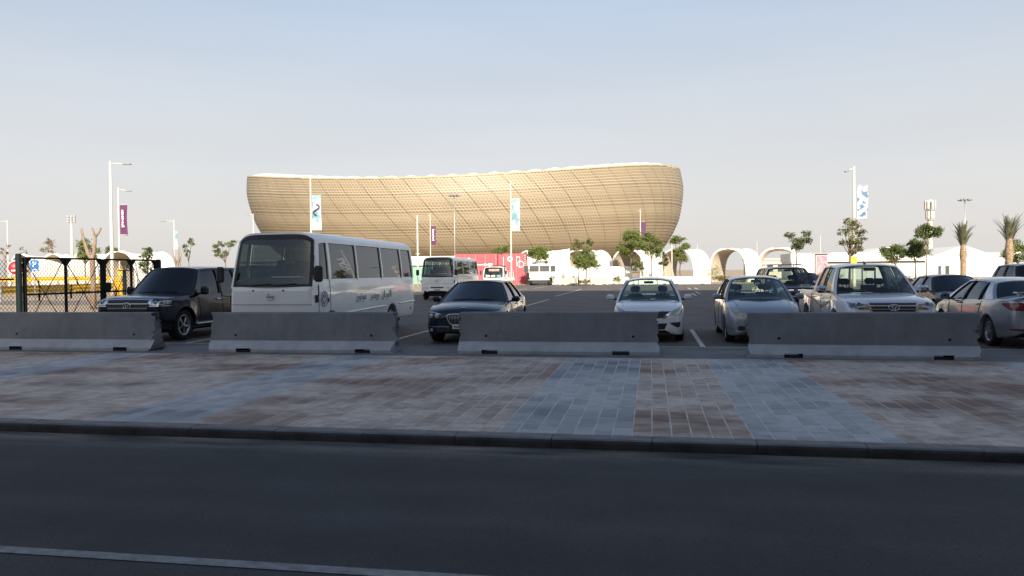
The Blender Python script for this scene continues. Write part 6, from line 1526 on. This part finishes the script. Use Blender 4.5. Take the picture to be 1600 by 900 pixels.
c.place(-8.48, 16.25, R_(-1.5)); tag(c.root, 'large white minibus with Arabic lettering behind a concrete barrier', 'minibus', 'white minibuses')
c = minibus(); c.place(-12.9, 45.8); tag(c.root, 'white minibus parked farther back, behind the navy saloon', 'minibus', 'white minibuses')
# ---------------------------------------------------------------- light lorry
TRW = paint('lorry_white', (.74, .74, .72), rough=.4)
c = Car('light_lorry', dict(L=5.4, W=1.95, paint=TRW, wr=.36, axles=(.9, 4.0), spokes=8, tw=.2, crownp=6, bed=(1.75, 5.3, .95), rimm=mat('steel_rim', (.42, .43, .44)),
    top=[(0, 1.05), (.03, 1.16), (.1, 1.19), (1.55, 1.2), (1.68, 1.2), (1.75, 1.15), (5.3, 1.15), (5.4, 1.1)], sh=[(0, 1.04), (.03, 1.15), (.1, 1.18), (1.55, 1.19), (1.68, 1.19), (1.75, 1.15), (5.3, 1.15), (5.4, 1.1)],
    bot=[(0, .5), (.03, .4), (1.2, .42), (1.5, .75), (5.4, .75)], wid=[(0, .86), (.03, .9), (.12, .95), (.4, 1), (5.3, 1), (5.4, .98)], side=[(0, .97), (.1, .99), (.5, 1), (1, .97)], cabin=(.1, 1.6)))
c.greenhouse([('paint', .08, .40), ('glass', .28, .48), ('paint', 1.1, 1.12), ('paint', 1.6, 1.52)], [(.4, 2.04), (.9, 2.08), (1.52, 2.06)], [(.4, .82), (.9, .85), (1.52, .84)], G_dark, G_clear, G_dark, ws=(.08, .06, 0), rw=(.02, .02), crown=.09, cp=4, wsm=.04, xb=.96, wsb=.0)
c.seats((1.1,), 1.2, .18, x=.45, ym=.6); c.wipers(t=.02); c.patch('headlight', [(.58, .78), (.88, .78)], [(.58, .62), (.88, .64)], M_lens); c.patch('grille', [(-.5, .82), (.5, .82)], [(-.48, .7), (.48, .7)], M_blackpl, mirror=False); c.plate(.55)
MB().bbox(0, .46, 1.84, .95, .02, .2, .005).build('windscreen_sign', mat('sign_print', (.6, .10, .08), .6, col2=(.75, .72, .7), scale=7), c.root)
for k, (x, col) in enumerate(((-.5, 'p1'), (-.05, 'p1'), (.45, 'p2'))): MB().bbox(x, .3, 1.33, .36, .03, .16, .005).build('paper', mat('paper', (.72, .78, .74)) if col == 'p1' else mat('blue_paper', (.25, .55, .7), .7), c.root)
for sx in (1, -1): MB().bbox(sx * 1.12, .1, 1.62, .16, .07, .34, .03).build('wing_mirror', M_blackpl, c.root); MB().tube([(sx * .93, .15, 1.3), (sx * 1.12, .08, 1.4), (sx * 1.12, .08, 2.0), (sx * .9, .3, 2.02)], .014, 5).build('mirror_arm', M_blackpl, c.root)
b = MB()
for y in (2.0, 3.0, 4.0, 5.0): b.bar((-.93, y, 1.15), (-.93, y, 1.75), .05, .05); b.bar((.93, y, 1.15), (.93, y, 1.75), .05, .05)
for sx in (-.93, .93): b.bar((sx, 1.8, 1.75), (sx, 5.3, 1.75), .05, .05)
b.build('stake_sides', M_wst, c.root)
MB().bbox(.0, 1.0, 2.2, .5, .3, .12, .03).build('roof_lamp', M_blackpl, c.root)
c.place(-13.6, 66.3); tag(c.root, 'white light lorry with red sign behind its windscreen', 'lorry')
# ---------------------------------------------------------------- white truck with gridded panes
e = empty('gridded_truck', (-13.2, 92.0, -.008), R_(3))
MB().bbox(0, 3.0, 1.72, 2.5, 5.8, 1.75, .10).build('body', TRW, e); MB().bbox(0, .35, 1.2, 2.3, .6, .95, .08).build('bonnet', TRW, e)
for sx in (1, -1):
    p = MB().bbox(sx * .62, .075, 2.02, 1.12, .05, .72, .02).build('windscreen_pane', mat('dark_pane', (.035, .04, .045), .12, var=.1), e)
    b = MB()
    for i in range(9): x = sx * .62 - .5 + i * .125; b.bar((x, .035, 1.68), (x, .035, 2.36), .022, .022)
    for j in range(6): z = 1.72 + j * .12; b.bar((sx * .62 - .54, .033, z), (sx * .62 + .54, .033, z), .02, .02)
    b.build('wire_grid', M_alloy, p)
    M = Matrix.Translation((sx * 1.62, .35, 2.0)) @ Matrix.Rotation(sx * .5, 4, 'Z'); p = MB().bbox(0, 0, 0, .62, .04, .74, .02, M=M).build('side_pane', mat('dark_pane', (.035, .04, .045)), e)
    b = MB()
    for i in range(5): x = -.26 + i * .13; b.bar(M @ Vector((x, -.035, -.34)), M @ Vector((x, -.035, .34)), .02, .02)
    for j in range(6): b.bar(M @ Vector((-.3, -.036, -.3 + j * .12)), M @ Vector((.3, -.036, -.3 + j * .12)), .018, .018)
    b.build('wire_grid', M_alloy, p); MB().bbox(sx * 1.3, .3, 1.64, .5, .06, .06, .015).build('pane_bracket', TRW, e)
    for y in (.9, 4.4):
        tm, rm = make_wheel(.46, .3, 6, M_alloy); o = link('wheel', tm, e, (sx * 1.05, y, .46)); o.rotation_euler[2] = 0 if sx > 0 else math.pi; link('rim', rm, o)
pl_ = MB().bbox(.05, -.02, 1.05, 1.35, .08, .72, .02).build('front_plate', TRW, e)
b = MB()
for x in (-.45, .55):
    for z in (.92, 1.2): b.lathe([(-.07, 0), (-.07, .05), (.0, .05)], 10, 'y', (x, .0, z))
b.build('bolts', M_blackpl, pl_)
MB().bbox(0, -.18, .68, 2.6, .08, .07, .02).build('push_bar', TRW, e); MB().bbox(.05, -.05, .42, 2.0, .3, .5, .06).build('bumper', M_blackpl, e)
MB().bbox(-1.256, 3.4, 1.5, .02, 2.4, .28, .004).build('green_stripe', mat('green_stripe', (.05, .28, .18), .5), e)
for (x, y, w, h) in ((-.7, .8, .5, .22), (.1, 1.0, .9, .3), (.8, .7, .35, .4), (-.1, 2.2, 1.2, .35)): MB().bbox(x, y, 2.6 + h / 2, w, .5, h, .05).build('roof_gear', M_alloy if w > .6 else M_blackpl, e)
MB().tube([(1.1, 1, 2.6), (1.1, 1, 4.0)], .02, 5).build('aerial', M_blackpl, e)
tag(e, 'white truck with wire gridded windscreen panes and black bumper', 'truck')
# small dark vehicle far behind, between the charcoal saloon and marquee
c = Car('van', dict(L=4.6, W=1.8, paint=paint('dark_van', (.03, .034, .04), .2, .3), wr=.33, axles=(.9, 3.6), top=[(0, .8), (.1, .95), (.6, 1.05), (4.5, 1.1), (4.6, 1.0)], sh=[(0, .75), (.1, .9), (.6, 1.0), (4.5, 1.05), (4.6, .95)], bot=[(0, .4), (.2, .25), (4.3, .25), (4.6, .4)], wid=[(0, .7), (.1, .86), (.5, .97), (4.2, 1), (4.6, .85)], cabin=(.7, 4.5)))
c.greenhouse([('paint', .75, 1.5), ('glass', 1.0, 1.55), ('black', 1.9, 1.95), ('glass', 2.0, 2.04), ('paint', 3.6, 3.5), ('paint', 4.45, 4.3)], [(1.5, 1.62), (3, 1.68), (4.3, 1.62)], [(1.5, .6), (3, .63), (4.3, .6)], G_black, G_black, G_black, ws=(.3, .1, 0))
c.patch('headlight', [(.45, .82), (.8, .88)], [(.45, .72), (.8, .76)], M_lens); MB().bbox(0, 2.5, 1.78, 1.2, .5, .10, .03).build('roof_bar', M_yel, c.root)
c.place(31, 62, R_(75)); tag(c.root, 'dark van with yellow roof bar seen over the charcoal saloon', 'van')
